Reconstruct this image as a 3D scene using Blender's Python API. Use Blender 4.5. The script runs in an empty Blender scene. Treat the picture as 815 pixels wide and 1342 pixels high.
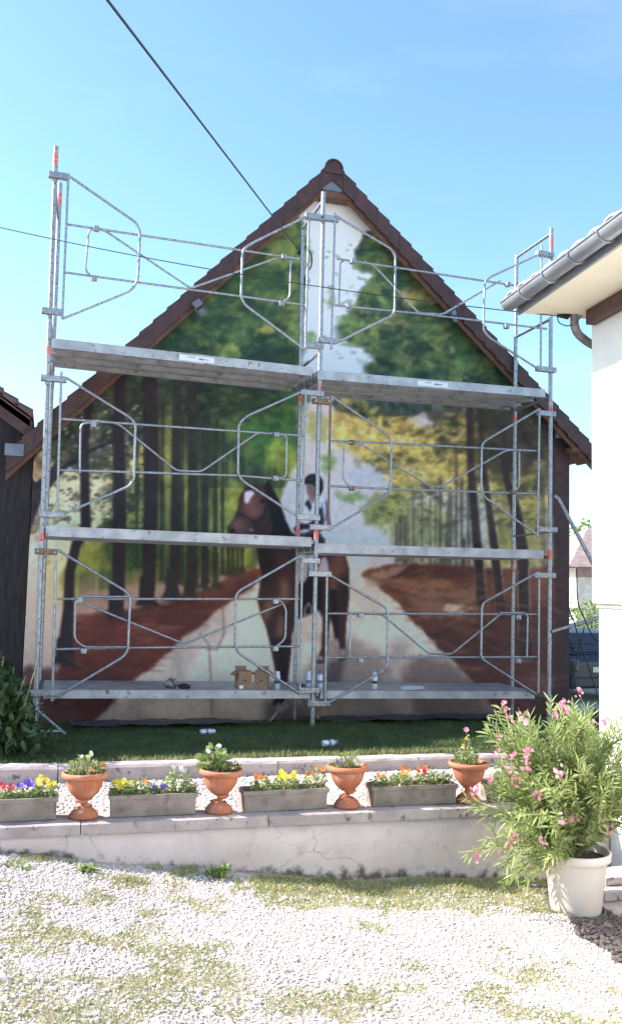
import bpy, math, random
import numpy as np
from mathutils import Matrix, Vector
rnd = random.Random(7)
rng = np.random.default_rng(7)
S = bpy.context.scene
COL = S.collection
R = math.radians

# ------------------------------------------------------------------ camera
EH = 2.0                                    # eye height above the gravel yard
CF, CYAW, CPIT, CROL = 1160.6, .2866, .0829, .025
cy, sy, cp, sp = math.cos(CYAW), math.sin(CYAW), math.cos(CPIT), math.sin(CPIT)
FW = np.array([sy*cp, cy*cp, sp]); r0 = np.array([cy, -sy, 0.]); u0 = np.cross(r0, FW)
RT = math.cos(CROL)*r0 + math.sin(CROL)*u0
UP = -math.sin(CROL)*r0 + math.cos(CROL)*u0
cam = bpy.data.cameras.new('camera'); camo = bpy.data.objects.new('camera', cam); COL.objects.link(camo)
cam.sensor_fit = 'VERTICAL'; cam.sensor_height = 36; cam.lens = 36*CF/1342
cam.clip_start = .05; cam.clip_end = 2000
m = Matrix([[RT[i], UP[i], -FW[i], 0] for i in range(3)] + [[0, 0, 0, 1]])
m.translation = Vector((0, 0, EH)); camo.matrix_world = m
S.camera = camo

# ------------------------------------------------------------------ sun, sky, exposure
SUN = Vector((-1.0, .38, .80)).normalized()         # direction towards the sun
sun_el = math.asin(SUN.z); sun_az = math.atan2(SUN.x, SUN.y)
w = bpy.data.worlds.new('World'); S.world = w; w.use_nodes = True
nt = w.node_tree; bg = nt.nodes['Background']; sky = nt.nodes.new('ShaderNodeTexSky')
sky.sky_type = 'NISHITA'; sky.sun_disc = False; sky.sun_elevation = sun_el; sky.sun_rotation = sun_az
sky.altitude = 200; sky.air_density = 1.0; sky.dust_density = .6; sky.ozone_density = 1.0
tn = nt.nodes.new('ShaderNodeMix'); tn.data_type = 'RGBA'; tn.blend_type = 'MULTIPLY'; tn.inputs['Factor'].default_value = 1
tn.inputs['B'].default_value = (.88, 1.05, 1.06, 1); nt.links.new(sky.outputs[0], tn.inputs['A']); 
tcw = nt.nodes.new('ShaderNodeTexCoord'); mpw = nt.nodes.new('ShaderNodeMapping'); mpw.inputs['Scale'].default_value = (1, 1, 4.5); nt.links.new(tcw.outputs['Generated'], mpw.inputs[0])
nzw = nt.nodes.new('ShaderNodeTexNoise'); nzw.inputs['Scale'].default_value = 2.6; nzw.inputs['Detail'].default_value = 8; nzw.inputs['Roughness'].default_value = .6; nt.links.new(mpw.outputs[0], nzw.inputs['Vector'])
crw = nt.nodes.new('ShaderNodeValToRGB'); nt.links.new(nzw.outputs['Fac'], crw.inputs[0]); crw.color_ramp.elements[0].position = .52; crw.color_ramp.elements[1].position = .80; crw.color_ramp.elements[1].color = (.09, .09, .09, 1)
cw = nt.nodes.new('ShaderNodeMix'); cw.data_type = 'RGBA'; nt.links.new(crw.outputs[0], cw.inputs['Factor']); nt.links.new(tn.outputs['Result'], cw.inputs['A']); cw.inputs['B'].default_value = (5.5, 5.8, 6.0, 1)
nt.links.new(cw.outputs['Result'], bg.inputs[0]); bg.inputs[1].default_value = .12
sl = bpy.data.lights.new('sun', 'SUN'); sl.energy = 4.4; sl.angle = R(.5); sl.color = (1, .95, .88)
so = bpy.data.objects.new('sun', sl); COL.objects.link(so)
so.rotation_euler = SUN.to_track_quat('Z', 'Y').to_euler(); so.location = (-8, 6, 12)
S.view_settings.view_transform = 'Standard'; S.view_settings.look = 'None'
S.view_settings.exposure = 1.5; S.view_settings.gamma = 1
S.render.engine = 'CYCLES'

# ------------------------------------------------------------------ helpers
def at(u, v, Y):
    """point of the plane y = Y that the photograph shows at pixel (u, v)"""
    d = FW + RT*((u-407.5)/CF) + UP*((671-v)/CF); t = Y/d[1]
    return Vector((d[0]*t, Y, d[2]*t+EH))
def atz(u, v, z):
    d = FW + RT*((u-407.5)/CF) + UP*((671-v)/CF); t = (z-EH)/d[2]
    return Vector((d[0]*t, d[1]*t, z))

def mat(name, col, rough=.8, metal=0, col2=None, nscale=8, bump=0, bscale=40, spec=.5, detail=4,
        ramp=(.35, .65), stretch=None, trans=0, col3=None, n3=60, r3=(.6, .75)):
    M = bpy.data.materials.new(name); M.use_nodes = True; t = M.node_tree; b = t.nodes['Principled BSDF']
    b.inputs['Base Color'].default_value = (*col, 1); b.inputs['Roughness'].default_value = rough
    b.inputs['Metallic'].default_value = metal; b.inputs['Specular IOR Level'].default_value = spec
    L = t.links.new; N = t.nodes.new
    tc = N('ShaderNodeTexCoord'); oi = N('ShaderNodeObjectInfo'); ml = N('ShaderNodeMath'); ml.operation = 'MULTIPLY'; ml.inputs[1].default_value = 47
    L(oi.outputs['Random'], ml.inputs[0]); va_ = N('ShaderNodeVectorMath'); L(tc.outputs['Object'], va_.inputs[0]); L(ml.outputs[0], va_.inputs[1]); vec = va_.outputs[0]   # every object gets its own stretch of the pattern
    if stretch:
        mp = N('ShaderNodeMapping'); mp.inputs['Scale'].default_value = stretch; L(vec, mp.inputs[0]); vec = mp.outputs[0]
    last = None
    if col2:
        n = N('ShaderNodeTexNoise'); n.inputs['Scale'].default_value = nscale; n.inputs['Detail'].default_value = detail
        L(vec, n.inputs['Vector']); cr = N('ShaderNodeValToRGB'); L(n.outputs['Fac'], cr.inputs[0])
        cr.color_ramp.elements[0].position = ramp[0]; cr.color_ramp.elements[0].color = (*col, 1)
        cr.color_ramp.elements[1].position = ramp[1]; cr.color_ramp.elements[1].color = (*col2, 1)
        last = cr.outputs[0]
    if col3:
        n = N('ShaderNodeTexNoise'); n.inputs['Scale'].default_value = n3; n.inputs['Detail'].default_value = 6
        L(vec, n.inputs['Vector']); cr2 = N('ShaderNodeValToRGB'); L(n.outputs['Fac'], cr2.inputs[0])
        cr2.color_ramp.elements[0].position = r3[0]; cr2.color_ramp.elements[0].color = (0, 0, 0, 1)
        cr2.color_ramp.elements[1].position = r3[1]; cr2.color_ramp.elements[1].color = (1, 1, 1, 1)
        mx = N('ShaderNodeMix'); mx.data_type = 'RGBA'; L(cr2.outputs[0], mx.inputs['Factor'])
        if last: L(last, mx.inputs['A'])
        else: mx.inputs['A'].default_value = (*col, 1)
        mx.inputs['B'].default_value = (*col3, 1); last = mx.outputs['Result']
    if last: L(last, b.inputs['Base Color'])
    if bump:
        n = N('ShaderNodeTexNoise'); n.inputs['Scale'].default_value = bscale; n.inputs['Detail'].default_value = 5
        L(vec, n.inputs['Vector']); bp = N('ShaderNodeBump'); bp.inputs['Strength'].default_value = bump
        bp.inputs['Distance'].default_value = .02; L(n.outputs['Fac'], bp.inputs['Height']); L(bp.outputs[0], b.inputs['Normal'])
    if trans:
        # thin leaves let light through
        tb = N('ShaderNodeBsdfTranslucent'); ms = N('ShaderNodeMixShader'); ms.inputs[0].default_value = trans
        if last: L(last, tb.inputs[0])
        else: tb.inputs[0].default_value = (*col, 1)
        out = t.nodes['Material Output']; L(b.outputs[0], ms.inputs[1]); L(tb.outputs[0], ms.inputs[2]); L(ms.outputs[0], out.inputs[0])
    return M

class MB:
    """collects shapes; build() links them as one mesh object"""
    def __init__(s): s.v = []; s.f = []; s.sm = []
    def add(s, vs, fs, smooth=False):
        o = len(s.v); s.v += [tuple(p) for p in vs]; s.f += [tuple(i+o for i in f) for f in fs]; s.sm += [smooth]*len(fs); return s
    def box(s, a, b, M=None):
        (x0, y0, z0), (x1, y1, z1) = a, b
        vs = [Vector(p) for p in ((x0,y0,z0),(x1,y0,z0),(x1,y1,z0),(x0,y1,z0),(x0,y0,z1),(x1,y0,z1),(x1,y1,z1),(x0,y1,z1))]
        if M: vs = [M @ p for p in vs]
        return s.add(vs, [(0,3,2,1),(4,5,6,7),(0,1,5,4),(1,2,6,5),(2,3,7,6),(3,0,4,7)])
    def prism(s, poly, d0, d1, fn):
        """poly of 2D points extruded; fn(a, b, d) -> 3D"""
        n = len(poly); vs = [fn(a, b, d0) for a, b in poly] + [fn(a, b, d1) for a, b in poly]
        fs = [tuple(range(n)), tuple(range(2*n-1, n-1, -1))] + [(i, n+i, n+(i+1) % n, (i+1) % n) for i in range(n)]
        return s.add(vs, fs)
    def tube(s, pts, r, n=8, rs=None, cap=True):
        pts = [Vector(p) for p in pts]; k = len(pts); vs = []; prev = None
        for i, p in enumerate(pts):
            t = (pts[min(i+1, k-1)] - pts[max(i-1, 0)]).normalized()
            if prev is None:
                a = Vector((0, 0, 1)) if abs(t.z) < .9 else Vector((1, 0, 0)); nn = t.cross(a).normalized()
            else: nn = (prev - t*prev.dot(t)).normalized()
            prev = nn; bb = t.cross(nn); rr = rs[i] if rs else r
            vs += [p + nn*(rr*math.cos(2*math.pi*j/n)) + bb*(rr*math.sin(2*math.pi*j/n)) for j in range(n)]
        fs = [(i*n+j, i*n+(j+1) % n, (i+1)*n+(j+1) % n, (i+1)*n+j) for i in range(k-1) for j in range(n)]
        s.add(vs, fs, True)
        if cap:
            s.add(vs[:n], [tuple(range(n-1, -1, -1))]); s.add(vs[-n:], [tuple(range(n))])
        return s
    def lathe(s, prof, n=28, c=(0, 0, 0), M=None, smooth=True):
        vs = []; k = len(prof)
        for r, z in prof:
            for j in range(n):
                a = 2*math.pi*j/n; p = Vector((c[0]+r*math.cos(a), c[1]+r*math.sin(a), c[2]+z)); vs.append(M @ p if M else p)
        fs = [(i*n+j, i*n+(j+1) % n, (i+1)*n+(j+1) % n, (i+1)*n+j) for i in range(k-1) for j in range(n)]
        return s.add(vs, fs, smooth)
    def mesh(s, name, m):
        me = bpy.data.meshes.new(name); me.from_pydata(s.v, [], s.f); me.polygons.foreach_set('use_smooth', s.sm)
        if m: me.materials.append(m)
        me.update(); return me
    def build(s, name, m, parent=None, bevel=0):
        return link(name, s.mesh(name, m), parent, bevel)
def link(name, me, parent=None, bevel=0):
    o = bpy.data.objects.new(name, me); COL.objects.link(o); o.parent = parent
    if bevel:
        b = o.modifiers.new('bevel', 'BEVEL'); b.width = bevel; b.segments = 2; b.limit_method = 'ANGLE'
    return o
def npmesh(name, V, F, m, parent=None):
    """V (n,3), F (k,3|4) numpy arrays"""
    V = np.asarray(V, np.float32); F = np.asarray(F, np.int32); me = bpy.data.meshes.new(name)
    me.vertices.add(len(V)); me.vertices.foreach_set('co', V.ravel())
    k = F.shape[1]; me.loops.add(F.size); me.loops.foreach_set('vertex_index', F.ravel())
    me.polygons.add(len(F)); me.polygons.foreach_set('loop_start', np.arange(len(F), dtype=np.int32)*k)
    me.polygons.foreach_set('loop_total', np.full(len(F), k, np.int32)); me.update(calc_edges=True)
    if m: me.materials.append(m)
    o = bpy.data.objects.new(name, me); COL.objects.link(o); o.parent = parent; return o
def tag(o, label, cat, group=None):
    o['label'] = label; o['category'] = cat
    if group: o['group'] = group
    return o
def thing(name, label, cat, loc=(0, 0, 0), rz=0, group=None):
    o = bpy.data.objects.new(name, None); COL.objects.link(o); o.location = loc; o.rotation_euler = (0, 0, rz)
    o.empty_display_size = .1; return tag(o, label, cat, group)
def struct(o, kind='structure'): o['kind'] = kind; return o
def rounded(pts, rad=.05, seg=4):
    """polyline with its inner corners rounded"""
    pts = [Vector(p) for p in pts]; out = [pts[0]]
    for i in range(1, len(pts)-1):
        a, b, c = pts[i-1], pts[i], pts[i+1]; d1 = (a-b); d2 = (c-b); r = min(rad, d1.length*.45, d2.length*.45)
        p, q = b+d1.normalized()*r, b+d2.normalized()*r
        for k in range(seg+1):
            t = k/seg; out.append(p*(1-t)**2 + b*2*t*(1-t) + q*t*t)
    out.append(pts[-1]); return out

# ------------------------------------------------------------------ materials
M_gal = mat('galvanised_steel', (.26, .27, .295), .42, .7, (.44, .45, .48), 30, .15, 120)
M_rust = mat('rusty_steel', (.20, .10, .06), .7, .4, (.33, .22, .16), 40, .3, 90)
M_deck = mat('steel_deck', (.36, .365, .39), .5, .5, (.52, .525, .55), 6, .25, 150, col3=(.15, .13, .12), n3=14)
M_red = mat('red_sticker', (.62, .05, .05), .5, col2=(.75, .3, .28), nscale=60)
M_white = mat('white_sticker', (.75, .75, .78), .5)
M_print = mat('dark_print', (.06, .06, .08), .6)
M_tile = mat('brown_verge_tile', (.05, .022, .025), .62, 0, (.085, .038, .038), 5, .25, 60)
M_tile2 = mat('brown_roof_tile', (.11, .055, .05), .7, 0, (.2, .11, .1), 3, .3, 50)
M_wood = mat('stained_wood_board', (.11, .05, .032), .65, 0, (.17, .08, .05), 10, .2, 60, stretch=(1, 1, 1))
M_zinc = mat('zinc_flashing', (.15, .17, .22), .5, .4, (.20, .225, .28), 8, .1)
M_trunkwall = mat('dark_brown_paint', (.022, .017, .02), .85, 0, (.045, .033, .034), 6, .3, 80, stretch=(4, 4, .6))
M_render = mat('house_render', (.50, .46, .40), .9, 0, (.56, .52, .46), 6, .3, 120)
M_white_render = mat('white_wall_render', (.80, .77, .76), .9, 0, (.84, .82, .81), 5, .25, 160)
M_soffit = mat('cream_soffit', (.72, .67, .52), .7, 0, (.76, .71, .57), 3)
M_pipe = mat('old_downpipe', (.13, .115, .12), .6, .3, (.26, .25, .27), 14, .3, 40)
M_gutter = mat('zinc_gutter', (.24, .255, .29), .45, .5, (.36, .375, .41), 7, .15, 60, stretch=(1, .4, 1))
M_beam = mat('dark_stained_beam', (.075, .035, .035), .6, 0, (.11, .06, .055), 12, .2)
M_pink_tile = mat('weathered_clay_tile', (.42, .25, .20), .8, 0, (.55, .42, .36), 9, .3, 50, col3=(.20, .13, .10), n3=20)
M_conc = mat('old_concrete', (.37, .30, .29), .9, 0, (.51, .43, .41), 4, .5, 90, col3=(.12, .10, .10), n3=18, r3=(.58, .72))
M_box = mat('weathered_planter', (.23, .185, .155), .85, 0, (.32, .265, .225), 7, .4, 100, col3=(.10, .085, .065), n3=10, r3=(.55, .75))
M_terra = mat('terracotta', (.40, .125, .06), .7, 0, (.50, .18, .095), 6, .15, 100, col3=(.52, .33, .25), n3=11, r3=(.55, .8))
M_soil = mat('potting_soil', (.05, .035, .028), .95, 0, (.12, .08, .06), 40, .8, 90)
M_pot = mat('white_plastic_pot', (.68, .59, .52), .55, 0, (.74, .65, .58), 4, .05)
M_saucer = mat('dark_green_saucer', (.05, .09, .085), .5)
M_ground = mat('yard_soil', (.48, .42, .38), .95, 0, (.36, .32, .25), 5, .8, 90)
M_lawn = mat('lawn_soil', (.05, .065, .028), .95, 0, (.08, .09, .04), 6, .6, 60)
M_stone = mat('gravel_stone', (.45, .385, .375), .85, 0, (.70, .62, .605), 31, .2, 90, col3=(.42, .35, .32), n3=37, r3=(.55, .7))
M_pebble = mat('dark_pebble_and_shade', (.05, .038, .036), .7, 0, (.15, .115, .105), 20, .2, 90)  # dark gravel colour that also carries the oleander's painted shade
M_grass = mat('lawn_grass', (.06, .10, .035), .7, 0, (.12, .16, .055), 4, trans=.3)
M_dry = mat('yellowing_grass', (.30, .30, .10), .75, 0, (.48, .42, .20), 6, trans=.3)
M_weed = mat('weed_leaf', (.16, .25, .06), .6, 0, (.26, .33, .10), 15, trans=.3)
M_leaf = mat('leaf_green', (.19, .27, .08), .5, 0, (.36, .40, .17), 18, trans=.3)
M_leafd = mat('leaf_dark_green', (.025, .055, .018), .5, 0, (.06, .11, .03), 10, trans=.25)
M_ole = mat('oleander_leaf', (.21, .30, .09), .4, 0, (.47, .51, .22), 9, trans=.35)
M_stem = mat('plant_stem', (.16, .15, .07), .7, 0, (.25, .2, .11), 20)
M_pink = mat('pink_petal', (.70, .12, .26), .6, 0, (.85, .45, .52), 45, trans=.3)
M_yel = mat('yellow_petal', (.85, .68, .04), .6, 0, (.88, .76, .15), 30, trans=.3)
M_org = mat('orange_petal', (.78, .20, .03), .6, 0, (.85, .35, .06), 30, trans=.3)
M_pur = mat('purple_petal', (.13, .07, .45), .6, 0, (.25, .14, .6), 30, trans=.2)
M_redp = mat('red_petal', (.62, .03, .06), .6, trans=.2)
M_whp = mat('white_petal', (.8, .78, .74), .6, trans=.2)
M_black = mat('black_metal', (.02, .02, .024), .45, .4)
M_cable = mat('black_cable', (.015, .015, .02), .5)
M_card = mat('cardboard', (.27, .165, .10), .85, 0, (.33, .205, .13), 10)
M_can = mat('spray_can_shell', (.70, .70, .76), .35, .3, (.62, .64, .74), 20)
M_canblue = mat('spray_can_blue_band', (.12, .18, .45), .4)
M_tarp = mat('blue_tarp', (.09, .12, .17), .5, 0, (.15, .19, .25), 5, .3, 20)
M_car = mat('dark_grey_car_paint', (.05, .052, .065), .3, .5)
M_glass = mat('car_glass', (.02, .025, .03), .08, 0, spec=.8)
M_tyre = mat('tyre_rubber', (.015, .015, .015), .8)
M_slate = mat('far_roof_tile', (.25, .17, .16), .8, 0, (.34, .25, .24), 4, .2, 20)
M_rubble = mat('pale_rubble_stone', (.55, .50, .44), .9, 0, (.72, .68, .62), 5, .5, 12)
M_bark = mat('bark', (.10, .075, .055), .9, 0, (.17, .13, .1), 12, .5)
M_silver = mat('floodlight_housing', (.17, .18, .22), .4, .6)
M_glassl = mat('lamp_glass', (.16, .17, .18), .1, 0, spec=.8)
#PART2
# ------------------------------------------------------------------ ground
def gz(x): return np.interp(x, [-1.5, -.2, .78, 1.87, 3.3, 3.85, 6], [.27, .2, .044, -.08, -.2, -.25, -.3])
def lz(y): return np.interp(y, [8, 9.86, 11.1], [.40, .37, .27])
def sheet(name, xs, ys, zf, m, bottom=None):
    X, Y = np.meshgrid(xs, ys); Z = zf(X, Y); n, k = X.shape
    V = np.stack([X, Y, Z], -1).reshape(-1, 3); i = np.arange(n*k).reshape(n, k)
    F = np.stack([i[:-1, :-1], i[:-1, 1:], i[1:, 1:], i[1:, :-1]], -1).reshape(-1, 4)
    return npmesh(name, V, F, m)
far = np.array([-900, -300, -100, -40, -20, -10]); 
gx = np.concatenate([far, np.arange(-6, 8.01, .12), [12, 20, 40, 100, 300, 900]])
gy = np.concatenate([[-300, -100, -30, -10, -3], np.arange(0, 6.61, .12), [8, 10, 13, 20, 40, 100, 300, 1200]])
def bumpy(X, Y, a=.012):
    return a*(np.sin(X*3.1+Y*1.7)+np.sin(X*1.3-Y*2.9+1)+.6*np.sin(X*7.3+Y*5.1))*(np.abs(X) < 9)
struct(sheet('ground', gx, gy, lambda X, Y: gz(X)+bumpy(X, Y), M_ground))
struct(sheet('terrace', np.linspace(-6, 4.9, 40), np.linspace(6.42, 7.9, 8), lambda X, Y: .335-.03*(Y-6.4)/1.4+bumpy(X, Y, .004), M_ground))
lm = sheet('lawn', np.linspace(-6, 7.6, 60), np.linspace(8.0, 11.1, 14), lambda X, Y: lz(Y)+bumpy(X, Y, .008), M_lawn); struct(lm)
MB().box((7.5, 8.0, -.6), (7.62, 11.1, .36)).build('lawn_edging', M_conc)['kind'] = 'structure'

# gravel: one point cloud of stones, instanced by geometry nodes
def gravel(name, P, scl, m, seed=1):
    me = bpy.data.meshes.new(name); me.vertices.add(len(P)); me.vertices.foreach_set('co', np.asarray(P, np.float32).ravel())
    a = me.attributes.new('scl', 'FLOAT_VECTOR', 'POINT'); a.data.foreach_set('vector', np.asarray(scl, np.float32).ravel())
    o = bpy.data.objects.new(name, me); COL.objects.link(o); o['kind'] = 'stuff'
    g = bpy.data.node_groups.new(name, 'GeometryNodeTree')
    g.interface.new_socket('Geometry', in_out='INPUT', socket_type='NodeSocketGeometry')
    g.interface.new_socket('Geometry', in_out='OUTPUT', socket_type='NodeSocketGeometry')
    N = g.nodes.new; L = g.links.new
    gi = N('NodeGroupInput'); go = N('NodeGroupOutput'); ip = N('GeometryNodeInstanceOnPoints'); ic = N('GeometryNodeMeshIcoSphere')
    ic.inputs['Radius'].default_value = 1; ic.inputs['Subdivisions'].default_value = 2
    sp_ = N('GeometryNodeSetPosition'); nz = N('ShaderNodeTexNoise'); nz.inputs['Scale'].default_value = .9
    vm = N('ShaderNodeVectorMath'); vm.operation = 'SUBTRACT'; vm.inputs[1].default_value = (.5, .5, .5)
    L(nz.outputs['Color'], vm.inputs[0]); vs = N('ShaderNodeVectorMath'); vs.operation = 'SCALE'; vs.inputs['Scale'].default_value = 1.3
    L(vm.outputs[0], vs.inputs[0]); L(ic.outputs[0], sp_.inputs[0]); L(vs.outputs[0], sp_.inputs['Offset'])
    rv = N('FunctionNodeRandomValue'); rv.data_type = 'FLOAT_VECTOR'; rv.inputs[0].default_value = (-.5, -.5, -3.2); rv.inputs[1].default_value = (.5, .5, 3.2)
    na = N('GeometryNodeInputNamedAttribute'); na.data_type = 'FLOAT_VECTOR'; na.inputs[0].default_value = 'scl'
    sm = N('GeometryNodeSetMaterial'); sm.inputs['Material'].default_value = m; L(sp_.outputs[0], sm.inputs[0])
    L(gi.outputs[0], ip.inputs['Points']); L(sm.outputs[0], ip.inputs['Instance'])
    L(rv.outputs[0], ip.inputs['Rotation']); L(na.outputs[0], ip.inputs['Scale'])
    rl = N('GeometryNodeRealizeInstances'); L(ip.outputs[0], go.inputs[0]); g.nodes.remove(rl)
    md = o.modifiers.new('stones', 'NODES'); md.node_group = g; me.materials.append(m); return o
def lattice(x0, x1, y0, y1, d):
    X, Y = np.meshgrid(np.arange(x0, x1, d), np.arange(y0, y1, d)); X = X.ravel(); Y = Y.ravel()
    return X+rng.uniform(-.5, .5, X.size)*d, Y+rng.uniform(-.5, .5, X.size)*d
def vn2(x, y, s, seed):
    """value noise at scattered points"""
    g = np.random.default_rng(seed).random((128, 128)); x = x/s+300; y = y/s+300
    i = np.floor(x).astype(int); j = np.floor(y).astype(int); a = x-i; b = y-j; a = a*a*(3-2*a); b = b*b*(3-2*b)
    G = lambda p, q: g[p % 128, q % 128]
    return (G(i, j)*(1-a)+G(i+1, j)*a)*(1-b)+(G(i, j+1)*(1-a)+G(i+1, j+1)*a)*b
def grassiness(x, y):
    """how much weed grows through the gravel: a belt before the low wall on the right, patches elsewhere"""
    n = .55*vn2(x, y, .33, 3)+.3*vn2(x, y, .13, 4)+.15*vn2(x, y, .06, 5)
    belt = np.clip((y-(5.45-.10*(x-2)))/.35, 0, 1)*np.clip((x-1.1)/.6, 0, 1)
    fore = np.clip((4.75-y)/.6, 0, 1)*.12
    return n*1.06+belt*.56+fore
def gpt(u, v):
    p = atz(u, v, 0)
    for _ in range(5): p = atz(u, v, float(gz(p.x)))
    return p.x, p.y
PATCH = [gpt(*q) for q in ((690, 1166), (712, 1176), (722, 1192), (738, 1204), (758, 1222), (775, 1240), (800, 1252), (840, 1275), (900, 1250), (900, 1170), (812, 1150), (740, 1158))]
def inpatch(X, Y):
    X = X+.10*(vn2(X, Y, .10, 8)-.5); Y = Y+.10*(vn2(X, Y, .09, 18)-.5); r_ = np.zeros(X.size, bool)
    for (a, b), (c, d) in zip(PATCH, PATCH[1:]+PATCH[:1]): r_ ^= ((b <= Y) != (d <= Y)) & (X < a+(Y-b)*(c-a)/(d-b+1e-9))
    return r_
M_shade_soil = mat('shade_toned_dark_soil', (.075, .055, .045), .95, 0, (.14, .11, .09), 14, .8, 60)  # oleander shade put into the soil colour under the dark pebbles
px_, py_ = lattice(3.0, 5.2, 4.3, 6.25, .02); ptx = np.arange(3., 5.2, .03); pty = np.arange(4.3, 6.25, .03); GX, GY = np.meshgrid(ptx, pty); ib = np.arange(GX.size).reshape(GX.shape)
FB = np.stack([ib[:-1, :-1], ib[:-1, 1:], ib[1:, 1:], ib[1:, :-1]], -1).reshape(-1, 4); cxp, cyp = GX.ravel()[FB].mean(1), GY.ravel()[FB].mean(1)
struct(npmesh('shade_toned_soil', np.stack([GX.ravel(), GY.ravel(), gz(GX.ravel())+bumpy(GX.ravel(), GY.ravel())+.005], -1), FB[inpatch(cxp, cyp)], M_shade_soil))
X, Y = lattice(-3, 5.3, 1.6, 6.27, .0175); keep = rng.random(X.size) > np.clip((grassiness(X, Y)-.60)*3.2, 0, .72)
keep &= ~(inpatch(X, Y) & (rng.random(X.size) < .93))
X, Y = X[keep], Y[keep]; s = rng.lognormal(math.log(.0066), .38, X.size)
gravel('yard_gravel', np.stack([X, Y, gz(X)+bumpy(X, Y)+.002], -1), np.stack([s*rng.uniform(.9, 1.5, s.size), s, s*.75], -1), M_stone)
X, Y = lattice(-3, 4.6, 6.46, 7.78, .03); s = rng.lognormal(math.log(.012), .25, X.size)
gravel('terrace_gravel', np.stack([X, Y, .335-.03*(Y-6.4)/1.4+.002+0*X], -1), np.stack([s*1.2, s, s*.75], -1), M_stone)
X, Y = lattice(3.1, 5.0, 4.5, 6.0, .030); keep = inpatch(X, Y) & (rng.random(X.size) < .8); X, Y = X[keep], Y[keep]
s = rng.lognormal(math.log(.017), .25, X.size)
gravel('dark_pebbles_and_shade', np.stack([X, Y, gz(X)+bumpy(X, Y)+.009], -1), np.stack([s*1.3, s, s*.7], -1), M_pebble)

def blades(name, X, Y, Z, h, wd, m, lean=.5, parent=None):
    n = len(X); a = rng.uniform(0, 2*math.pi, n); l = rng.uniform(0, lean, n)*h; b = rng.uniform(0, 2*math.pi, n)
    dx, dy = np.cos(a)*wd/2, np.sin(a)*wd/2; lx, ly = np.cos(b)*l, np.sin(b)*l
    V = np.empty((n, 5, 3)); 
    V[:, 0] = np.stack([X-dx, Y-dy, Z], -1); V[:, 1] = np.stack([X+dx, Y+dy, Z], -1)
    V[:, 2] = np.stack([X+dx*.8+lx*.35, Y+dy*.8+ly*.35, Z+h*.55], -1); V[:, 3] = np.stack([X-dx*.8+lx*.35, Y-dy*.8+ly*.35, Z+h*.55], -1)
    V[:, 4] = np.stack([X+lx, Y+ly, Z+h*.95], -1)
    i = np.arange(n)[:, None]*5; F = np.concatenate([i+[0, 1, 2], i+[0, 2, 3], i+[3, 2, 4]])
    o = npmesh(name, V.reshape(-1, 3), F, m, parent); return o
X, Y = lattice(-1.6, 7.5, 8.06, 11.0, .0165); keep = rng.random(X.size) < .35+.9*vn2(X, Y, .2, 9)
X, Y = X[keep], Y[keep]; h = rng.uniform(.02, .06, X.size)*(.7+.7*vn2(X, Y, .5, 11))
blades('lawn_grass', X, Y, lz(Y)+bumpy(X, Y, .008)-.004, h, .006, M_grass, 1.0)['kind'] = 'stuff'
X, Y = lattice(-1.0, 4.6, 8.06, 8.2, .022); h = rng.uniform(.02, .07, X.size)
blades('edge_grass', X, Y, lz(Y), h, .006, M_dry, 1.3)['kind'] = 'stuff'
X, Y = lattice(-1.0, 5.2, 2.2, 6.27, .011); g_ = grassiness(X, Y); keep = (rng.random(X.size) < np.clip((g_-.60)*4.8, 0, .85))
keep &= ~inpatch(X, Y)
X, Y = X[keep], Y[keep]; h = rng.uniform(.008, .024, X.size)*(1+.8*(Y > 5.9))
k = rng.random(X.size) < .72
blades('yard_dry_grass', X[k], Y[k], gz(X[k])+bumpy(X[k], Y[k]), h[k], .005, M_dry, 1.8)['kind'] = 'stuff'
k = ~k; blades('yard_green_weeds', X[k], Y[k], gz(X[k])+bumpy(X[k], Y[k]), h[k], .007, M_weed, 1.8)['kind'] = 'stuff'

# ------------------------------------------------------------------ the mural, painted with numpy
MW, MH, MU0, MV0 = 800, 750, -20, 222
yy, xx = np.mgrid[0:MH, 0:MW].astype(np.float32); uu = xx+MU0; vv = yy+MV0
img = np.zeros((MH, MW, 3), np.float32)
def vnoise(sc, seed, octv=4, sx=1, sy_=1):
    out = np.zeros((MH, MW), np.float32); amp, tot = 1, 0
    for o in range(octv):
        s = sc/2**o; h_, w_ = int(MH/(s*sy_))+3, int(MW/(s*sx))+3
        g = np.random.default_rng(seed*31+o).random((h_, w_)).astype(np.float32)
        y = yy/(s*sy_); x = xx/(s*sx); i = y.astype(int); j = x.astype(int); a = y-i; b = x-j; a = a*a*(3-2*a); b = b*b*(3-2*b)
        out += amp*((g[i, j]*(1-a)+g[i+1, j]*a)*(1-b)+(g[i, j+1]*(1-a)+g[i+1, j+1]*a)*b); tot += amp; amp *= .55
    return out/tot
def blur(mk, r):
    if r < .3: return mk
    k = max(1, int(r)); 
    for ax in (0, 1):
        for _ in range(2):
            p = np.pad(mk, [(k+1, k) if a == ax else (0, 0) for a in (0, 1)], 'edge'); c = np.cumsum(p, axis=ax, dtype=np.float64)
            n = mk.shape[ax]; mk = ((np.take(c, range(2*k+1, 2*k+1+n), ax)-np.take(c, range(0, n), ax))/(2*k+1)).astype(np.float32)
    return mk
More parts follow.
